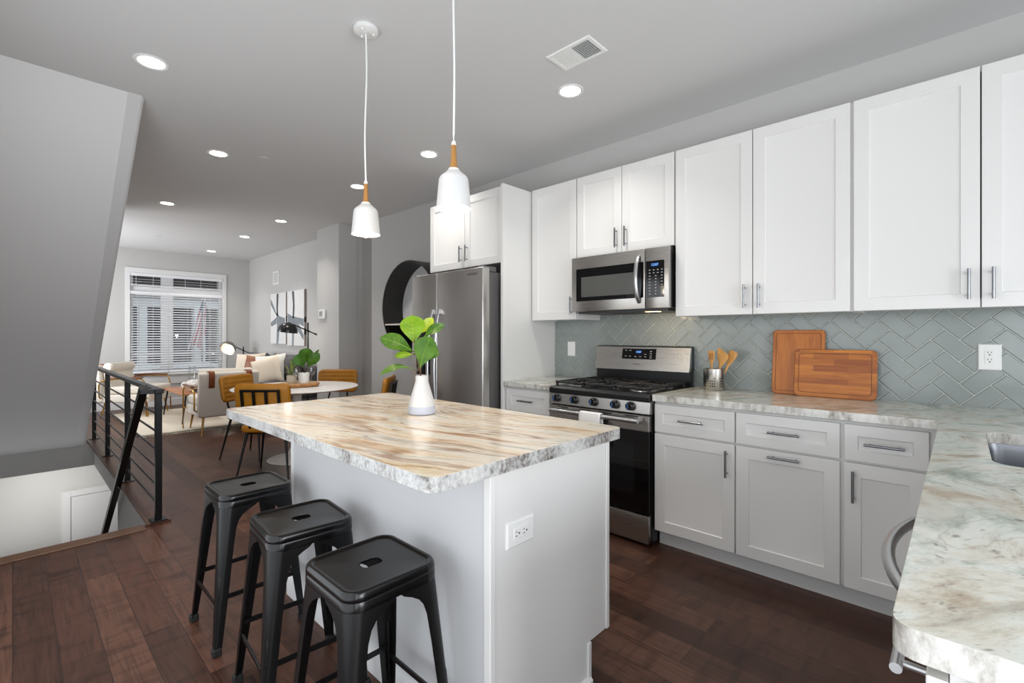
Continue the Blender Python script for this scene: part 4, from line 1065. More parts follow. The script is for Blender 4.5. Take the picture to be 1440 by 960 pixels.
# ------------------------------------------------------------------ leaf helper, vase
CAMP = Vector((0, 0, 1.2617)); CF = Vector((math.sin(YAW), math.cos(YAW), 0)); CR = Vector((math.cos(YAW), -math.sin(YAW), 0))
def at(px, py, depth):
    """world point that the photograph shows at pixel (px, py) when it lies at this depth"""
    return CAMP + CF * depth + CR * ((px - 720) / 665.33 * depth) + Vector((0, 0, 1)) * ((472.47 - py) / 665.33 * depth)
def leaf(g, base_, tip, width, normal, arch=.02, cup=.15, n=14, m=6, mi=0, blunt=.55, vein=True):
    """fiddle-leaf blade: wide rounded outer half, wavy edge, raised midrib and side veins"""
    b, t_ = Vector(base_), Vector(tip); ax = t_ - b; L = ax.length; ax.normalize()
    nn = Vector(normal); nn = (nn - ax * nn.dot(ax)).normalized(); sd = ax.cross(nn).normalized()
    grid = []
    for i in range(n + 1):
        f = i / n
        wdt = width / 2 * (math.sin(PI * f ** (1 + blunt * .8)) ** .70) if 0 < f < 1 else 0.0005
        row = []
        for k in range(-m, m + 1):
            s = k / m
            p = b + ax * (L * f) + sd * (wdt * s) + nn * (arch * math.sin(PI * f) - cup * wdt * abs(s) ** 1.6 * -1 + .05 * wdt * math.sin(11 * f + 3 * s) * abs(s))
            row.append(p)
        grid.append(row)
    V = [[g.bm.verts.new(p) for p in row] for row in grid]
    fs = []
    for i in range(n):
        for k in range(2 * m): fs.append(g.bm.faces.new((V[i][k], V[i][k + 1], V[i + 1][k + 1], V[i + 1][k])))
    g.mi = mi; g._new(fs)
    if vein:
        g.mi = 1
        g.tube([grid[i][m] + nn * .0006 for i in range(0, n)], .0011, 5, rs=[.0014 * (1 - i / n) + .0004 for i in range(n)])
        for i in range(2, n - 3, 2):
            for sgn in (-1, 1):
                a = grid[i][m] + nn * .0004; c_ = grid[min(n, i + 2)][m + sgn * (m - 1)] + nn * .0006; mid = grid[i + 1][m + sgn * (m // 2)] + nn * .0006
                g.tube([a, mid, c_], .0005, 4)
        g.mi = mi
    return g
VC = (1.262, 1.752)
t = thing('vase', 'white ceramic bottle vase with a pale grey band on the island', 'vase', (VC[0], VC[1], .9145))
g = G(); g.lathe([(.0, 0), (.053, 0), (.0595, .004), (.061, .014), (.0588, .036)], (VC[0], VC[1], .9145), 48); obj('base_band', g, M['vase_band'], t, True)
g = G(); g.lathe([(.0588, .0362), (.053, .062), (.0425, .098), (.033, .130), (.0285, .146), (.0285, .170), (.0265, .1715), (.0245, .169), (.0245, .14), (.0, .12)], (VC[0], VC[1], .9145), 48); obj('bottle', g, M['vase_top'], t, True)
pl = thing('fig_branch', 'fiddle leaf fig branch with broad green leaves standing in the white vase', 'plant', (VC[0], VC[1], 1.04))
D0 = CF.dot(Vector((VC[0], VC[1], 0)))
stem_pts = [at(593, 545, D0), at(591, 520, D0), at(587, 500, D0 - .01), at(584, 485, D0 - .01), at(582, 478, D0)]
g = G(); g.tube(stem_pts, .004, 8, rs=[.0055, .005, .004, .0035, .003])
for a, b in (((592, 524, 0), (583, 520, -.02)), ((588, 503, 0), (581, 497, -.03)), ((587, 500, 0), (580, 493, -.02)), ((590, 512, 0), (592, 514, -.05)), ((586, 492, 0), (590, 474, .05)), ((587, 497, 0), (596, 474, .04)), ((588, 506, 0), (597, 502, -.05))):
    g.tube([at(a[0], a[1], D0 + a[2]), at((a[0] + b[0]) / 2, (a[1] + b[1]) / 2 - 1, D0 + (a[2] + b[2]) / 2), at(b[0], b[1], D0 + b[2])], .002, 6)
obj('stems', g, M['stem'], pl, True)
tocam = -CF + Vector((0, 0, .25))
def leafpart(mat, *a, **k):
    g = G(); leaf(g, *a, **k); o = obj('leaf', g, [M[mat], M['leaf_vein'] if mat != 'leaf_bright' else M['leaf_yellow']], pl, True, smooth=60)
leafpart('leaf_bright', at(582, 483, D0), at(580, 443, D0 + .01), .112, tocam + CR * .1, arch=.008, blunt=.75)
leafpart('leaf_mid', at(581, 494, D0 - .02), at(534, 475, D0 - .06), .085, tocam + Vector((0, 0, .5)), arch=.015, blunt=.6)
leafpart('leaf_yellow', at(589, 469, D0 + .05), at(609, 447, D0 + .06), .05, tocam + CR * .5, arch=.01)
leafpart('leaf_dark', at(595, 475, D0 + .04), at(626, 457, D0 + .02), .062, tocam + Vector((0, 0, .7)), arch=.012)
leafpart('leaf_mid', at(591, 517, D0 - .05), at(606, 473, D0 - .06), .112, tocam - CR * .2, arch=.012, blunt=.8)
leafpart('leaf_mid', at(598, 505, D0 - .04), at(617, 492, D0 - .02), .05, tocam, arch=.006)
leafpart('leaf_bright', at(581, 498, D0 - .03), at(555, 501, D0 - .07), .036, tocam + Vector((0, 0, .3)), arch=.006)
leafpart('leaf_mid', at(583, 520, D0 - .02), at(534, 527, D0 - .10), .055, Vector((0, 0, 1)) - CF * .45, arch=.028, cup=.05)

# ------------------------------------------------------------------ bar stools
def make_stool(label):
    t = thing('bar_stool', label, 'stool', (0, 0, 0), 0, 'black metal bar stools along the island')
    SH, W = .612, .290
    r = lambda w, rr, z, n=7: [(x, y, z) for x, y in rrect(w, w, rr, n)]
    n = 7
    hl = [(x * 1.0, y, SH - .007) for x, y in rrect(.062, .044, .014, n)]
    hl2 = [(x, y, SH - .012) for x, y in rrect(.059, .041, .013, n)]
    g = G()
    g.loft([r(W - .004, .047, SH - .052), r(W, .05, SH - .050), r(W, .05, SH - .030), r(W - .004, .048, SH - .026), r(W, .05, SH - .022), r(W - .003, .049, SH - .008), r(W - .012, .046, SH - .001), r(W - .026, .040, SH), r(W - .036, .036, SH - .002), r(W - .044, .033, SH - .006), r(W - .06, .03, SH - .007), hl, hl2], cap0=False, cap1=False)
    obj('seat', g, plain('black_seat_enamel', (7, 7, 8), .22, spec=.4), t, mods=lambda o: (sol(o), setattr(o.modifiers[0], 'thickness', .0015)))
    def lsec(sx, sy, cx, cy, w, z, th=.003, rr=.016):
        """folded L section, open towards the stool centre"""
        out, inn = [], []
        out.append((cx - sx * w, cy)); inn.append((cx - sx * w, cy - sy * th))
        for i in range(6):
            a = PI / 2 * i / 5
            out.append((cx - sx * rr + sx * rr * math.sin(a), cy - sy * rr + sy * rr * math.cos(a)))
            inn.append((cx - sx * rr + sx * (rr - th) * math.sin(a), cy - sy * rr + sy * (rr - th) * math.cos(a)))
        out.append((cx, cy - sy * w)); inn.append((cx - sx * th, cy - sy * w))
        return [(x, y, z) for x, y in out + inn[::-1]]
    h0, h1 = W / 2 - .003, .180
    def cxz(z): return h1 + (h0 - h1) * z / (SH - .05)
    for sx in (-1, 1):
        for sy in (-1, 1):
            g = G(); rings = []
            for z, w in ((.012, .026), (.10, .032), (.25, .042), (.40, .050), (.475, .056), (.505, .064), (.525, .078), (.540, .100), (.552, .125), (SH - .046, .138)):
                c_ = cxz(z); rings.append(lsec(sx, sy, sx * c_, sy * c_, w, z, rr=.012 + .03 * max(0, (z - .1) / .5)))
            g.loft(rings)
            # pressed rib on the outer corner
            lg = obj('leg', g, M['blackmetal'], t)
            g = G(); pts = [Vector((sx * (cxz(z) - .010), sy * (cxz(z) - .010), z)) for z in (.10, .13, .22, .29, .31)]
            g.tube(pts, .006, 8, rs=[.001, .006, .0065, .006, .001]); obj('pressed_rib', g, M['blackmetal'], lg)
            g = G(); c_ = h1 - .012; g.box(sx * c_ - .016, sx * c_ + .016, sy * c_ - .016, sy * c_ + .016, 0, .03, .004); obj('foot_cap', g, M['rubber'], lg)
    for z, horiz in ((.215, True), (.185, False)):
        for s in (-1, 1):
            c_ = cxz(z) - .006; g = G()
            if horiz: g.box(-c_, c_, s * c_ - .003, s * c_ + .003, z - .010, z + .010, .002)
            else: g.box(s * c_ - .003, s * c_ + .003, -c_, c_, z - .010, z + .010, .002)
            obj('brace', g, M['blackmetal'], t)
    return t
st = make_stool('black metal bar stool nearest the camera at the island corner')
st.location = (.716, 1.243, 0)
dup(st, (.720, 1.735, 0), -.08, 'middle black metal bar stool of the three along the island')
dup(st, (.722, 2.300, 0), 0.0, 'black metal bar stool furthest from the camera, next to the dining chairs')

# ------------------------------------------------------------------ ceiling fixtures
def make_down(label):
    t = thing('recessed_light', label, 'ceiling light', (0, 0, H), 0, 'round recessed ceiling lights')
    g = G(); g.lathe([(.062, -.0005), (.084, -.0005), (.084, -.003), (.078, -.007), (.064, -.005), (.062, -.0035)], (0, 0, 0), 40, caps=False); obj('trim_ring', g, M['trimwhite'], t)
    g = G(); g.lathe([(.0, -.004), (.063, -.004), (.063, -.001), (.0, -.001)], (0, 0, 0), 40); obj('lens', g, M['lens'], t)
    d = bpy.data.lights.new('recessed_lamp', 'AREA'); d.shape = 'DISK'; d.size = .11; d.energy = DOWN_W; d.color = (1.0, 0.96, 0.91); d.spread = math.radians(112)
    o = bpy.data.objects.new('recessed_lamp', d); COL.objects.link(o); o.parent = t; o.location = (0, 0, -.011)
    return t
dl0 = make_down('recessed ceiling light closest to the slanted stair soffit edge'); dl0.location = (.532, 3.269, H)
for x, y, lab in ((1.182, 4.499, 'recessed ceiling light beside the nearer round sprinkler cover'), (1.221, 6.61, 'leftmost far recessed ceiling light, beyond the slanted stair trim'),
                  (2.446, 6.536, 'recessed ceiling light just left of the pillar in front of the living room'), (2.448, 7.967, 'recessed ceiling light in the right row, second from the far wall'),
                  (2.455, 9.75, 'farthest recessed ceiling light, closest to the window wall'), (2.421, 4.461, 'recessed ceiling light partly behind the far pendant neck'),
                  (2.401, 3.235, 'recessed ceiling light between the two pendants, over the refrigerator'), (2.387, 1.761, 'recessed ceiling light next to the ceiling air vent')):
    dup(dl0, (x, y, H), None, lab)
# one more of the left row stands over the camera (outside the frame)
dup(dl0, (.55, 1.76, H), None, 'recessed ceiling light above the bar stools, just outside the photo')
def sprinkler(x, y, lab):
    g = G(); g.lathe([(.0, -.006), (.038, -.006), (.042, -.003), (.042, -.001), (.0, -.001)], (x, y, H), 32)
    single('sprinkler_cover', g, M['ceiling'], lab, 'sprinkler cover', (x, y, H), 'round sprinkler covers on the ceiling')
sprinkler(1.481, 4.34, 'round white sprinkler cover on the ceiling left of the far pendant'); sprinkler(1.517, 8.84, 'round white sprinkler cover on the ceiling near the far window')
t = thing('ceiling_vent', 'rectangular white air vent in the kitchen ceiling', 'vent', (2.095, 1.505, H))
vx0, vx1, vy0, vy1 = 2.005, 2.185, 1.365, 1.645
g = G()
vr = lambda i, z: [(vx0 + i, vy0 + i, z), (vx1 - i, vy0 + i, z), (vx1 - i, vy1 - i, z), (vx0 + i, vy1 - i, z)]
g.loft([vr(0, H - .0005), vr(.001, H - .004), vr(.004, H - .007), vr(.022, H - .007), vr(.024, H - .002)], cap0=False, cap1=False)
g.box(vx0 + .022, vx1 - .022, 1.494, 1.506, H - .006, H - .002)
obj('frame', g, M['plastic'], t, True)
g = G(); g.box(vx0 + .02, vx1 - .02, vy0 + .02, vy1 - .02, H - .0015, H - .0005); obj('backing', g, M['dark'], t, True, smooth=0)
g = G()
for k in range(11):
    x = vx0 + .030 + k * .0125
    for (a, b, an) in ((vy0 + .024, 1.494, -1.15), (1.506, vy1 - .024, 0.35)):
        rot = Matrix.Translation((x, 0, H - .004)) @ Matrix.Rotation(an, 4, 'Y') @ Matrix.Translation((-x, 0, -(H - .004)))
        g.box(x - .0045, x + .0045, a, b, H - .0044, H - .0036, 0, 1, rot)
for k in range(9):
    y = vy0 + .034 + k * .013
    g.box(vx0 + .024, vx1 - .024, y - .0006, y + .0006, H - .007, H - .0062)
for k in range(8):
    y = 1.517 + k * .013
    g.box(vx0 + .024, vx1 - .024, y - .0014, y + .0014, H - .007, H - .0062)
obj('louvres', g, M['plastic'], t, True, smooth=0)
def make_pendant(label, zoff=0):
    t = thing('pendant_light', label, 'pendant light', (0, 0, 1.765), 0, 'white pendants over the island')
    # local z = 0 at the shade rim
    top = H - 1.765
    g = G(); g.lathe([(.0, top - .001), (.058, top - .001), (.060, top - .006), (.058, top - .020), (.050, top - .024), (.0, top - .024)], (0, 0, 0), 40); cn = obj('canopy', g, M['plastic'], t)
    for a in (0.3, 2.4, 4.5):
        g = G(); g.ball((.036 * math.cos(a), .036 * math.sin(a), top - .026), .006, 10); obj('canopy_screw', g, M['plastic'], cn)
    g = G(); pts = []
    for i in range(25):
        f = i / 24; pts.append((.006 * math.sin(f * 5.5) * math.sin(PI * f) ** .5, .005 * math.sin(f * 4 + 1) * math.sin(PI * f), .262 + (top - .03 - .262) * f))
    g.tube(pts, .0042, 8); obj('cord', g, M['plastic'], t)
    g = G(); g.lathe([(.0, .266), (.007, .266), (.009, .258), (.010, .250), (.0, .250)], (0, 0, 0), 20); obj('cord_cap', g, M['plastic'], t)
    g = G(); g.lathe([(.0, .250), (.010, .250), (.0105, .225), (.0118, .190), (.0150, .158), (.0, .158)], (0, 0, 0), 28); obj('wood_neck', g, M['oak'], t)
    g = G(); g.lathe([(.0, .158), (.020, .158), (.022, .154), (.0245, .149), (.0, .149)], (0, 0, 0), 28); obj('collar', g, M['plastic'], t)
    g = G(); g.lathe([(.012, .150), (.0245, .149), (.029, .146), (.036, .139), (.046, .131), (.0535, .124), (.0575, .116), (.059, .107), (.0685, .003), (.068, .0), (.066, .0015), (.0565, .106), (.0545, .113), (.050, .120), (.036, .132), (.012, .140)], (0, 0, 0), 48, caps=False); obj('shade', g, plain('white_shade', (208, 207, 206), 0.4), t)
    g = G(); g.lathe([(.0, -.016), (.012, -.012), (.026, .004), (.031, .022), (.026, .042), (.014, .062), (.012, .085), (.0, .085)], (0, 0, 0), 28); obj('bulb', g, M['bulb'], t)
    d = bpy.data.lights.new('pendant_lamp', 'POINT'); d.shadow_soft_size = .03; d.energy = PEND_W; d.color = (1.0, 0.84, 0.62)
    o = bpy.data.objects.new('pendant_lamp', d); COL.objects.link(o); o.parent = t; o.location = (0, 0, -.055)
    return t
pn = make_pendant('white cone pendant with wooden neck hanging nearer the camera')
pn.location = (1.2, 1.454, 1.765)
dup(pn, (1.205, 2.14, 1.765), 1.3, 'white cone pendant with wooden neck hanging further from the camera, canopy in view')

# ------------------------------------------------------------------ dining set
TC = (2.02, 4.97)
t = thing('dining_table', 'round white pedestal dining table beyond the island', 'table', (TC[0], TC[1], 0))
g = G(); g.lathe([(.0, .712), (.45, .712), (.560, .722), (.597, .732), (.600, .738), (.597, .742), (.0, .742)], (TC[0], TC[1], 0), 72); obj('tabletop', g, M['tabletop'], t, True)
g = G(); g.lathe([(.0, 0), (.275, 0), (.280, .006), (.262, .014), (.17, .030), (.085, .065), (.052, .14), (.045, .30), (.043, .46), (.043, .66), (.05, .695), (.12, .700), (.12, .712), (.0, .712)], (TC[0], TC[1], 0), 48); obj('pedestal', g, M['tabletop'], t, True)
def cushion_loft(w, h, th, r, nseg=6):
    """rounded pad: outline in (a, b), thickness along c, softened edges"""
    rings = []
    for k in range(9):
        f = k / 8; c_ = th * (f - .5); ins = (th / 2) * (1 - math.sqrt(max(0, 1 - (2 * f - 1) ** 2))) * .8
        rings.append([(a, b, c_) for a, b in rrect(w - 2 * ins, h - 2 * ins, max(.006, r - ins), nseg)])
    return rings
def make_chair(label):
    t = thing('dining_chair', label, 'chair', (0, 0, 0), 0, 'tan leather dining chairs round the white table')
    # faces +Y; back at -Y
    g = G(); R = cushion_loft(.445, .42, .065, .07)
    g.loft([[(a, b + .01, c_ + .445) for a, b, c_ in r] for r in R]); seat = obj('seat', g, M['tan'], t)
    g = G()
    for k in range(-3, 4):
        g.tube([(k * .058, -.17, .4775), (k * .058, -.06, .4795), (k * .058, .10, .4795), (k * .058, .19, .4765)], .003, 6)
    obj('seat_seams', g, plain('seam_brown', (112, 70, 18), .7), seat)
    # channelled backrest: cross-sections from side to side, slightly wrapped and reclined
    g = G(); W2, H2, th, rc = .2375, .1375, .046, .055; rings = []
    NA = 28
    for i in range(NA + 1):
        u_ = -1 + 2 * i / NA; a = W2 * math.sin(u_ * PI / 2)
        e = max(0.0, abs(a) - (W2 - rc)); hh = H2 - rc + math.sqrt(max(1e-6, rc * rc - e * e)); tt = th / 2 * math.sqrt(max(.02, 1 - max(0, (abs(a) - (W2 - .02)) / .02) ** 2))
        ring = []
        NB = 40
        for k in range(NB + 1):      # front face with horizontal channels
            b_ = -1 + 2 * k / NB; rnd = math.sqrt(max(0.0, 1 - max(0.0, (abs(b_) - .86) / .14) ** 2))
            c_ = -(tt * (.25 + .75 * rnd) + .007 * rnd * abs(math.sin(PI * (b_ * hh + H2) / (2 * H2) * 6)) ** .6 * (1 if abs(a) < W2 - .03 else .3))
            ring.append((b_ * hh, c_))
        for k in range(9):
            b_ = 1 - 2 * k / 8; rnd = math.sqrt(max(0.0, 1 - max(0.0, (abs(b_) - .86) / .14) ** 2)); ring.append((b_ * hh, tt * (.2 + .8 * rnd)))
        rings.append([(a, -.235 - c_ - .16 * b_ + .42 * a * a, .715 + b_) for b_, c_ in ring])
    g.loft(rings); back = obj('backrest', g, M['tan'], t, smooth=50)
    g = G()
    zt, zb = .80, .605
    for a in (-.155, -.052, .052, .155): g.box(a - .011, a + .011, -.008, .008, zb, zt, .002, 1, Matrix.Translation((0, -.272 + .42 * a * a, 0)) @ Matrix.Translation((0, 0, .70)) @ Matrix.Rotation(.15, 4, 'X') @ Matrix.Translation((0, 0, -.70)))
    for z in (zt - .008, zb): 
        pts = [Vector((a, -.272 + .42 * a * a - (z - .70) * .15, z)) for a in (-.165, -.08, 0, .08, .165)]
        for p, q in zip(pts, pts[1:]): g.cyl(p, q, .011, n=8)
    obj('back_frame', g, M['blackmetal'], t)
    g = G()
    for s in (-1, 1):
        g.tube([(s * .10, -.26, .61), (s * .105, -.245, .56), (s * .12, -.205, .47), (s * .13, -.14, .408), (s * .14, .05, .405)], .010, 10)
    obj('back_support', g, M['blackmetal'], t)
    g = G(); g.tube([(-.17, -.16, .405), (.17, -.16, .405), (.17, .17, .405), (-.17, .17, .405)], .009, 8, closed=True); obj('seat_frame', g, M['blackmetal'], t)
    for sx in (-1, 1):
        for sy in (-1, 1):
            g = G(); g.cyl((sx * .165, sy * .155, .41), (sx * .225, sy * (.235 if sy < 0 else .215), 0), .0125, .0075, n=12); obj('leg', g, M['blackmetal'], t)
    return t
def face(dx, dy): return math.atan2(dy, dx) - PI / 2
ch = make_chair('tan dining chair seen from behind, its black barred back nearest the island')
ch.location = (1.65, 4.56, 0); ch.rotation_euler = (0, 0, face(.70, .72))
dup(ch, (1.775, 5.43, 0), face(.50, -.72), 'tan dining chair at the left of the round table, beside the cream armchair')
dup(ch, (2.60, 5.40, 0), face(-.60, -.62), 'tan dining chair facing us across the table in front of the pillar')
dup(ch, (2.49, 4.40, 0), face(-.66, .62), 'tan dining chair half hidden right behind the island, near the plant leaves')
tz = .7425
tc_ = (TC[0] + .03, TC[1] + .02)
t = thing('wood_slice_tray', 'round bark-edged wood slice on the dining table', 'tray', (tc_[0], tc_[1], tz))
def wob(r, z, k, amp=.010): return [(tc_[0] + (r + amp * math.sin(5 * a + k) + amp * .6 * math.sin(11 * a)) * math.cos(a), tc_[1] + (r + amp * math.sin(5 * a + k) + amp * .6 * math.sin(11 * a)) * math.sin(a), z) for a in [2 * PI * i / 60 for i in range(60)]]
g = G(); g.loft([wob(.185, tz + .001, 0), wob(.200, tz + .012, .4), wob(.203, tz + .026, .2), wob(.190, tz + .036, 0)], cap0=True, cap1=False); obj('bark', g, M['bark'], t, True)
g = G(); g.loft([wob(.189, tz + .030, 0), wob(.189, tz + .0362, 0)]); obj('sawn_face', g, M['slice'], t, True)
zt2 = tz + .037
pw = (TC[0] + .045, TC[1] - .06)
t = thing('potted_fig', 'white square pot with broad dark green leaves on the wood slice', 'plant', (pw[0], pw[1], zt2))
g = G(); g.lathe([(.0, .0), (.046, .0), (.050, .005), (.054, .105), (.051, .106), (.048, .098), (.0, .09)], (pw[0], pw[1], zt2), 40); obj('pot', g, M['plastic'], t, True)
def table_leaf(parent, mat, b, tp, w, nrm_, **k):
    g = G(); leaf(g, b, tp, w, nrm_, **k); obj('leaf', g, [M[mat], M['leaf_mid']], parent, True, smooth=60)
DW = CF.dot(Vector((pw[0], pw[1], 0)))
g = G()
for q in ((418, 504), (440, 498), (431, 500), (448, 492)):
    g.tube([(pw[0], pw[1], zt2 + .09), at((431 + q[0]) / 2, (521 + q[1]) / 2 + 3, DW), at(q[0], q[1], DW)], .0025, 6)
obj('stems', g, M['stem'], t, True)
table_leaf(t, 'leaf_dark', at(428, 516, DW - .03), at(418, 498, DW - .06), .15, tocam, arch=.02, blunt=.9)
table_leaf(t, 'leaf_mid', at(429, 512, DW), at(433, 489, DW + .02), .15, tocam, arch=.02, blunt=.9)
table_leaf(t, 'leaf_mid', at(432, 516, DW), at(449, 496, DW), .11, tocam + CR * .3, arch=.015, blunt=.7)
table_leaf(t, 'leaf_dark', at(434, 508, DW + .02), at(449, 491, DW + .03), .03, tocam + CR * .6, arch=.01)
table_leaf(t, 'leaf_dark', at(424, 512, DW - .02), at(412, 505, DW - .04), .09, tocam + Vector((0, 0, .6)), arch=.02)
pb_ = (TC[0] - .03, TC[1] + .06)
t = thing('potted_succulent', 'small ribbed beige pot of spiky yellow-green leaves on the wood slice', 'plant', (pb_[0], pb_[1], zt2))
g = G(); g.lathe([(.0, 0), (.044, 0), (.048, .004), (.049, .075), (.045, .076), (.042, .068), (.0, .066)], (pb_[0], pb_[1], zt2), 28); obj('pot', g, M['concrete'], t, True)
for k in range(14):
    a = 2 * PI * k / 14 + .3; r_ = .03 + .09 * (k % 3) / 2; h_ = .17 - .05 * (k % 3)
    b0 = Vector((pb_[0] + .012 * math.cos(a), pb_[1] + .012 * math.sin(a), zt2 + .065)); tp = Vector((pb_[0] + r_ * math.cos(a), pb_[1] + r_ * math.sin(a), zt2 + .065 + h_))
    g = G(); leaf(g, b0, tp, .016, Vector((math.cos(a), math.sin(a), -.4)), arch=-.01, n=6, m=2, vein=False); obj('leaf', g, leafmat('spike_%d' % k, (70, 104, 40), (176, 186, 92)) if k < 2 else bpy.data.materials['spike_%d' % (k % 2)], t, True)
def glass(x, y, lab):
    t = thing('wine_glass', lab, 'glass', (x, y, zt2), 0, 'clear glasses on the wood slice')
    g = G(); g.lathe([(.0, .001), (.030, .001), (.031, .003), (.006, .006), (.004, .012), (.004, .060), (.010, .066), (.0, .066)], (x, y, zt2), 28); obj('foot', g, M['glass'], t, True)
    g = G(); g.lathe([(.003, .066), (.022, .074), (.036, .095), (.039, .120), (.034, .155), (.0328, .155), (.0375, .120), (.0345, .096), (.021, .076), (.003, .069)], (x, y, zt2), 32, caps=False); obj('bowl', g, M['glass'], t, True)
glass(TC[0] - .035, TC[1] - .07, 'clear stemmed glass standing left of the white pot on the wood slice')
glass(TC[0] + .14, TC[1] - .02, 'clear stemmed glass standing right of the white pot on the wood slice')

# ------------------------------------------------------------------ living room
g = G(); NXr, NYr = 40, 40; rx0, rx1, ry0, ry1 = 1.08, 2.37, 7.40, 9.75
hz = lambda x, y: .012 + .002 * math.sin(37 * x + 5 * math.sin(9 * y)) * math.sin(31 * y)
g.loft([[(rx0 + (rx1 - rx0) * i / NXr + .010 * math.sin(9 * j), ry0 + (ry1 - ry0) * j / NYr + .010 * math.sin(8 * i), hz(i, j)) for i in range(NXr + 1)] for j in range(NYr + 1)], close=False)
t = single('rug', g, M['rug'], 'large cream wool rug with fringed near edge on the living room floor', 'rug', (1.9, 8.6, 0), mods=lambda o: (sol(o), setattr(o.modifiers[0], 'thickness', .011)))
g = G()
for i in range(90):
    x = rx0 + (rx1 - rx0) * (i + .5) / 90
    g.tube([(x, ry0 + .015, .008), (x + random.uniform(-.01, .01), ry0 - .025, .006), (x + random.uniform(-.015, .015), ry0 - .055, .004)], .0032, 5)
fo = obj('fringe', g, M['rug'], t, True)
def make_armchair(label):
    t = thing('armchair', label, 'armchair', (0, 0, 0), 0, 'cream armchairs with brass frames')
    # faces +Y
    g = G(); g.box(-.335, .335, -.33, .36, .235, .355, .02, 3); obj('base', g, M['cream'], t)
    g = G(); g.box(-.315, .315, -.22, .375, .36, .475, .035, 4); obj('seat_cushion', g, M['cream'], t)
    g = G(); bk = Matrix.Translation((0, -.30, .24)) @ Matrix.Rotation(.10, 4, 'X')
    g.box(-.345, .345, -.055, .055, -.005, .565, .030, 4, bk); obj('backrest', g, M['cream'], t)
    g = G(); bk2 = Matrix.Translation((0, -.20, .44)) @ Matrix.Rotation(.14, 4, 'X')
    g.box(-.31, .31, -.045, .055, 0, .34, .035, 4, bk2); obj('back_cushion', g, M['cream'], t)
    g = G(); R_ = .070
    g.lathe([(.0, -.315), (R_ * .7, -.312), (R_, -.29), (R_, .29), (R_ * .7, .312), (.0, .315)], (0, -.215, .768), 28, 'X'); obj('headrest_bolster', g, M['cream'], t)
    for s in (-1, 1):
        g = G(); x = s * .215
        g.loft([[(x - .032, y, z) for y, z in P_] + [] for P_ in []] or [[(x + a, y, z) for a in (-.032, .032)] for y, z in ((-.29, .80), (-.35, .815), (-.405, .812), (-.427, .79), (-.424, .72), (-.414, .64), (-.410, .61))], close=False)
        obj('leather_strap', g, M['strap'], t, mods=lambda o: (sol(o), setattr(o.modifiers[0], 'thickness', .008), setattr(o.modifiers[0], 'offset', 0)))
    for s in (-1, 1):
        x = s * .375
        g = G(); g.tube([(x, .335, .02), (x, .325, .30), (x, .318, .50), (x, .30, .565), (x, .26, .592), (x, .0, .600), (x, -.20, .588), (x, -.27, .56), (x, -.29, .50), (x, -.285, .33), (s * .33, -.285, .30)], .0105, 10)
        g.cyl((x, .325, .30), (s * .33, .325, .30), .009, n=8); obj('arm_frame', g, M['brass'], t)
        g = G(); g.box(x - .022, x + .022, -.20, .29, .603, .626, .008, 2); obj('armrest', g, M['walnut'], t)
        for sy in (-1, 1):
            g = G(); g.cyl((s * .27, sy * .27 + .01, .238), (s * .30, sy * .315 + .01, 0), .016, .009, n=12); obj('leg', g, M['brass'], t)
    return t
ac = make_armchair('cream armchair seen from behind with a brown leather strap over its back')
ac.location = (1.945, 7.24, 0); ac.rotation_euler = (0, 0, -.02)
dup(ac, (1.34, 9.50, .0165), face(.80, -.55), 'cream armchair by the far window, behind the stair railing')
# sofa along the right wall, facing -X
t = thing('sofa', 'charcoal grey sofa along the right wall under the paired canvases', 'sofa', (2.85, 8.35, 0))
sx0, sx1, sy0, sy1 = 2.38, 3.27, 7.08, 9.40
g = G(); g.box(sx0, sx1 - .01, sy0, sy1, .12, .34, .02, 2); obj('base', g, M['sofa'], t, True)
g = G(); g.box(sx1 - .2, sx1 - .01, sy0, sy1, .34, .80, .04, 3); obj('backrest', g, M['sofa'], t, True)
for y0, y1 in ((sy0, sy0 + .16), (sy1 - .16, sy1)):
    g = G(); g.box(sx0, sx1 - .01, y0, y1, .342, .61, .03, 3); obj('arm', g, M['sofa'], t, True)
ym = (sy0 + sy1) / 2
for a, b in ((sy0 + .165, ym - .005), (ym + .005, sy1 - .165)):
    g = G(); g.box(sx0 + .0, sx1 - .21, a, b, .344, .485, .035, 3); obj('seat_cushion', g, M['sofa'], t, True)
def pillow(w, h, th, pinch=.06, n=14):
    """stuffed square cushion in local XZ, thickness along Y, centre at the origin"""
    g = G(); grids = []
    for s in (-1, 1):
        gr = []
        for i in range(n + 1):
            row = []
            for k in range(n + 1):
                a, b = 2 * i / n - 1, 2 * k / n - 1
                e = (1 - a ** 4) * (1 - b ** 4)
                px = w / 2 * a * (1 - pinch * (1 - b * b)); pz = h / 2 * b * (1 - pinch * (1 - a * a))
                row.append(Vector((px, s * th / 2 * (max(0, e) ** .55) + s * .0015, pz)))
            gr.append(row)
        V = [[g.bm.verts.new(p) for p in r] for r in gr]
        for i in range(n):
            for k in range(n): g._new([g.bm.faces.new((V[i][k], V[i + 1][k], V[i + 1][k + 1], V[i][k + 1]))])
        grids.append(V)
    per = [(i, 0) for i in range(n)] + [(n, k) for k in range(n)] + [(i, n) for i in range(n, 0, -1)] + [(0, k) for k in range(n, 0, -1)]
    for q in range(len(per)):
        a, b = per[q], per[(q + 1) % len(per)]
        g._new([g.bm.faces.new((grids[0][a[0]][a[1]], grids[0][b[0]][b[1]], grids[1][b[0]][b[1]], grids[1][a[0]][a[1]]))])
    return g
for yc in (sy0 + .58, sy1 - .58):
    g = pillow(.88, .50, .22, .03); g.xf(Matrix.Translation((sx1 - .30, yc, .735)) @ Matrix.Rotation(-.16, 4, 'Y') @ Matrix.Rotation(PI / 2, 4, 'Z')); obj('back_cushion', g, M['sofa'], t, True)
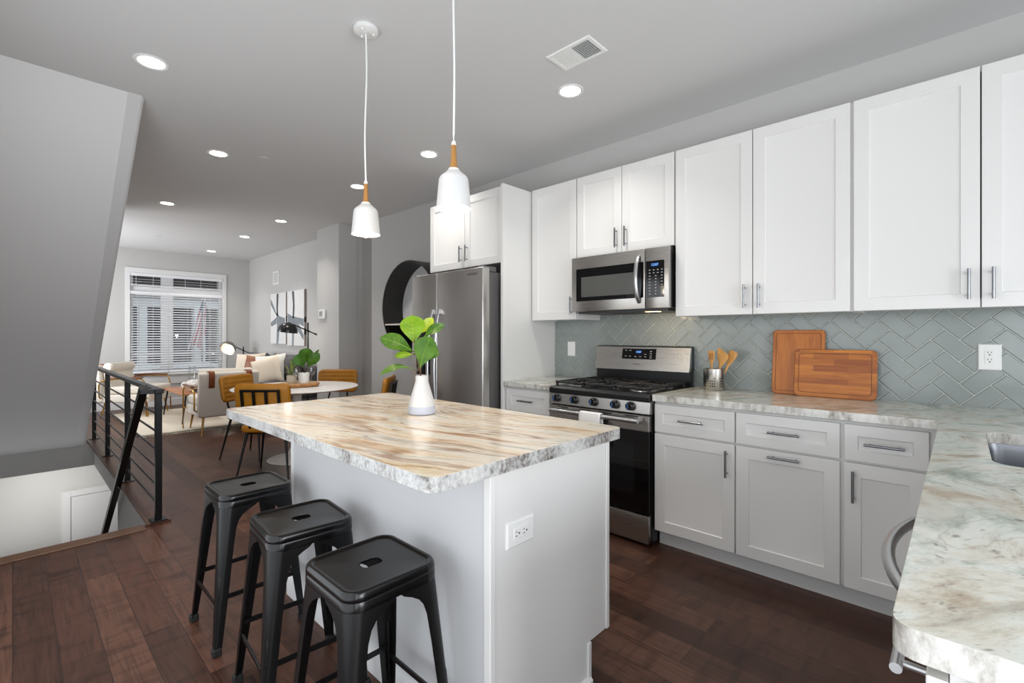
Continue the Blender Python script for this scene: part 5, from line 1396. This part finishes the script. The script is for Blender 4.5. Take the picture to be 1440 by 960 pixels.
for a in (sx0 + .06, sx1 - .08):
    for b in (sy0 + .07, sy1 - .07):
        g = G(); g.cyl((a, b, .125), (a, b, 0), .022, .015); obj('leg', g, M['blackmetal'], t, True)
def throw(name, lab, c, w, h, th, mat, ry, rz, rx=0.0, pin=.07):
    g = pillow(w, h, th, pin)
    g.xf(Matrix.Rotation(rz, 4, 'Z') @ Matrix.Rotation(rx, 4, 'X') @ Matrix.Rotation(ry, 4, 'Y'))
    o = obj(name, g, M[mat]); o.location = c; tag(o, lab, 'pillow', 'throw pillows on the sofa')
throw('throw_pillow', 'big cream patterned pillow at the far window end of the sofa', (2.70, 8.54, .735), .54, .50, .17, 'pillow_cream', .06, 2.15, .24)
throw('throw_pillow', 'brown leather pillow between the cream pillows on the sofa', (2.68, 8.15, .72), .46, .46, .16, 'pillow_leather', -.08, 2.25, .28)
throw('throw_pillow', 'plain off-white pillow standing behind the textured cream one', (2.70, 7.65, .735), .50, .50, .15, 'pillow_white', .12, 2.2, .25)
throw('throw_pillow', 'textured cream pillow propped on one corner at the front of the sofa', (2.54, 7.31, .75), .42, .42, .16, 'pillow_cream', .30, 2.3, .25)
# coffee table with its things
t = thing('coffee_table', 'low wooden coffee table with slender dark legs on the cream rug', 'table', (1.98, 8.5, 0))
cx0, cx1, cy0, cy1 = 1.64, 2.22, 7.92, 9.15
g = G(); g.box(cx0, cx1, cy0, cy1, .418, .45, .006, 2); obj('tabletop', g, M['tablewood'], t, True)
for x, y in ((cx0 + .05, cy0 + .05), (cx1 - .05, cy0 + .05), (cx0 + .05, cy1 - .05), (cx1 - .05, cy1 - .05)):
    ox = -.05 if x < 1.9 else .05; oy = -.03 if y < 8.5 else .03
    g = G(); g.cyl((x, y, .418), (x + ox, y + oy, .0165), .012, .008, n=10); obj('leg', g, M['blackmetal'], t, True)
g = G()
bz = .4515
t = thing('book', 'dark closed book lying on the coffee table under the white decoration', 'book', (1.95, 8.10, bz))
g = G(); g.box(1.83, 2.07, 8.0, 8.2, bz, bz + .004, .001); g.box(1.83, 2.07, 8.0, 8.2, bz + .026, bz + .030, .001); g.box(1.83, 1.834, 8.0, 8.2, bz, bz + .03); obj('cover', g, plain('book_cover', (52, 40, 44), .5), t, True, smooth=0)
g = G(); g.box(1.834, 2.066, 8.004, 8.196, bz + .004, bz + .026); obj('pages', g, M['artwhite'], t, True, smooth=0)
t = thing('knot_decoration', 'white knobbly ornament with round black dots on the coffee table', 'ornament', (1.84, 8.15, bz + .03))
g = G(); zc = bz + .03
for k in range(11):
    a = 2 * PI * k / 11; g.ball((1.85 + .13 * math.cos(a), 8.18 + .10 * math.sin(a), zc + .060 + .012 * math.sin(3 * a)), .045, 14)
for k in range(6):
    a = 2 * PI * k / 6; g.ball((1.85 + .06 * math.cos(a), 8.18 + .05 * math.sin(a), zc + .098), .042, 14)
obj('beads', g, M['bead'], t, True)
for dx in (-.01, .075):
    g = G(); g.ball((1.88 + dx, 8.065 - (.006 if dx < 0 else 0), zc + .066), .020, 12); obj('dot', g, M['black'], t, True)
for k, (x, y, h_, r_, lab) in enumerate(((1.93, 8.72, .34, .045, 'tall clear glass cylinder candle holder on the coffee table'), (2.05, 8.55, .24, .05, 'shorter clear glass cylinder candle holder on the coffee table'))):
    t = thing('candle_holder', lab, 'candle holder', (x, y, bz), 0, 'glass candle holders')
    g = G(); g.lathe([(.0, .001), (r_, .001), (r_ + .002, .004), (r_ + .002, h_), (r_ - .001, h_), (r_ - .001, .008), (.0, .008)], (x, y, bz), 32, caps=False); obj('glass_cylinder', g, M['glass'], t, True)
    g = G(); g.lathe([(.0, .009), (.022, .009), (.022, .10), (.0, .102)], (x, y, bz), 20); obj('candle', g, M['pillow_white'], t, True)
# floor lamps
def make_lamp(name, label, base_, pole_h, cross, lit, dome_dir, arm_len, tail, drop):
    """base_ = foot on the floor; the arm crosses the pole at height `cross` and carries a dome shade"""
    t = thing(name, label, 'lamp', base_, 0)
    bx_, by_, bz_ = base_
    g = G(); g.lathe([(.0, 0), (.13, 0), (.132, .006), (.128, .016), (.02, .022), (.0, .022)], base_, 36); obj('base', g, M['blackmetal'], t, True)
    g = G(); g.cyl((bx_, by_, bz_ + .02), (bx_, by_, bz_ + pole_h), .0105, n=12); obj('pole', g, M['blackmetal'], t, True)
    d = Vector(dome_dir).normalized()
    pc = Vector((bx_, by_, bz_ + cross)) + Vector((0, -.02, 0))
    e0 = pc + d * arm_len; e1 = pc - d * tail
    g = G(); g.cyl(e1, e0, .0085, n=10); g.cyl(e1, e1 + d * .05, .013, n=10); g.ball((bx_, by_ - .01, bz_ + cross), .018, 12); obj('arm', g, M['blackmetal'], t, True)
    c_ = e0 + Vector((0, 0, -drop)); r_ = .135
    g = G(); prof_ = []
    for i in range(13): 
        a = PI / 2 * i / 12; prof_.append((max(.004, r_ * math.sin(a)), r_ * .92 * math.cos(a) - r_ * .45))
    prof_ += [(r_ * 1.0, -r_ * .62), (r_ - .004, -r_ * .62)] + [(max(.003, (r_ - .004) * math.sin(PI / 2 * i / 12)), (r_ - .004) * .92 * math.cos(PI / 2 * i / 12) - r_ * .45) for i in range(12, -1, -1)]
    # tilt the dome a little
    g.lathe(prof_, (0, 0, 0), 40, caps=False); g.xf(Matrix.Translation(c_) @ (Matrix.Rotation(-.95, 4, CR) if lit else Matrix.Rotation(.12, 4, CF)))
    sh = obj('lamp_shade', g, plain('black_shade', (20, 20, 21), .3) if not lit else plain('smoked_shade', (120, 118, 114), .3, .6), t, True)
    g = G(); g.cyl(e0, c_ + Vector((0, 0, r_ * .45)), .010, n=10); obj('shade_joint', g, M['blackmetal'], t, True)
    g = G(); g.ball(c_ + Vector((0, 0, -.035)), .042 if not lit else .060, 16); obj('bulb', g, M['lampglow'], t, True)
    l = bpy.data.lights.new('lamp_light', 'POINT'); l.energy = 3.0; l.color = (1, .93, .82); l.shadow_soft_size = .04
    o = bpy.data.objects.new('lamp_light', l); COL.objects.link(o); o.parent = t; o.location = c_ + Vector((0, 0, -.13)) - Vector(base_)
    return t
make_lamp('floor_lamp', 'black floor lamp with a dark dome shade beside the pillar', (2.965, 6.91, 0), 1.46, 1.335, False, at(403, 457, 7.05) - at(433, 470, 7.03), .33, .15, .065)
make_lamp('floor_lamp', 'lamp with a lit bowl shade in the corner by the far window', (3.05, 10.0, 0), 1.06, .985, True, at(327, 487, 8.9) - at(340, 493, 9.0), .27, .17, .045)

# ------------------------------------------------------------------ wall things
def canvas(lab, y0, y1, z0, z1, strokes, side):
    xw = XR + .027
    t = thing('canvas_painting', lab, 'painting', (xw, (y0 + y1) / 2, z0), 0, 'paired abstract canvases')
    g = G(); g.box(xw - .038, xw - .001, y0, y1, z0, z1, .002); obj('canvas', g, M['artwhite'], t, True)
    for mat, poly in strokes:
        g = G(); g.prism([(y1 - a * (y1 - y0), z0 + b * (z1 - z0)) for a, b in poly], 'X', xw - .0395, xw - .0375); obj('brush_stroke', g, M[mat], t, True, smooth=0)
    for mat, b0, b1 in side:
        g = G(); g.box(xw - .037, xw - .002, y0 - .0012, y0 + .001, z0 + b0 * (z1 - z0), z0 + b1 * (z1 - z0)); obj('painted_edge', g, M[mat], t, True, smooth=0)
canvas('left of two white canvases with grey brush strokes on the right wall', 8.50, 9.20, 1.125, 2.03,
    [('artgrey', [(.0, .90), (.08, .86), (.38, .62), (.62, .54), (.95, .50), (.95, .30), (.60, .28), (.52, .0), (.40, .0), (.44, .36), (.40, .56), (.02, .78)]),
     ('artdark', [(.42, .99), (.54, .99), (.50, .70), (.52, .55), (.42, .55), (.40, .75)]),
     ('artgrey', [(.0, .42), (.40, .52), (.40, .40), (.06, .34)])],
    [('arttaupe', .0, .34), ('artblack', .34, .54), ('arttaupe', .54, 1.0)])
canvas('right of two white canvases with grey brush strokes on the right wall', 7.75, 8.44, 1.10, 2.03,
    [('artgrey', [(.02, .60), (.30, .54), (.98, .48), (.98, .34), (.70, .40), (.97, .20), (.97, .10), (.60, .30), (.44, .36), (.40, .0), (.30, .0), (.32, .34), (.04, .40)]),
     ('artdark', [(.30, .99), (.42, .99), (.46, .70), (.42, .50), (.34, .50), (.36, .75)])],
    [('arttaupe', .0, .20), ('artblack', .20, .31), ('arttaupe', .31, .42), ('artblack', .42, .51), ('arttaupe', .51, 1.0)])
t = thing('wall_vent', 'small white air grille high on the right living room wall', 'vent', (XR + .027, 9.03, 2.2))
xw = XR + .027
g = G(); g.box(xw - .010, xw - .0005, 8.89, 9.17, 2.20, 2.44, .003); obj('frame', g, M['plastic'], t, True)
g = G()
for k in range(9): g.box(xw - .0125, xw - .010, 8.93, 9.13, 2.235 + k * .0205, 2.243 + k * .0205)
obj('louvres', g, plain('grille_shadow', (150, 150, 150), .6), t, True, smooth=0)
t = thing('thermostat', 'small white thermostat on the pillar', 'thermostat', (3.03, 6.55, 1.5))
yth0, yth1, zt0, zt1 = 6.47, 6.63, 1.48, 1.61
g = G(); g.box(3.004, 3.0295, 6.46, 6.66, 1.505, 1.635, .005, 2); obj('case', g, M['plastic'], t, True)
g = G(); g.box(3.0025, 3.0045, 6.53, 6.63, 1.545, 1.615); obj('screen', g, plain('lcd_grey', (150, 152, 150), .3), t, True, smooth=0)
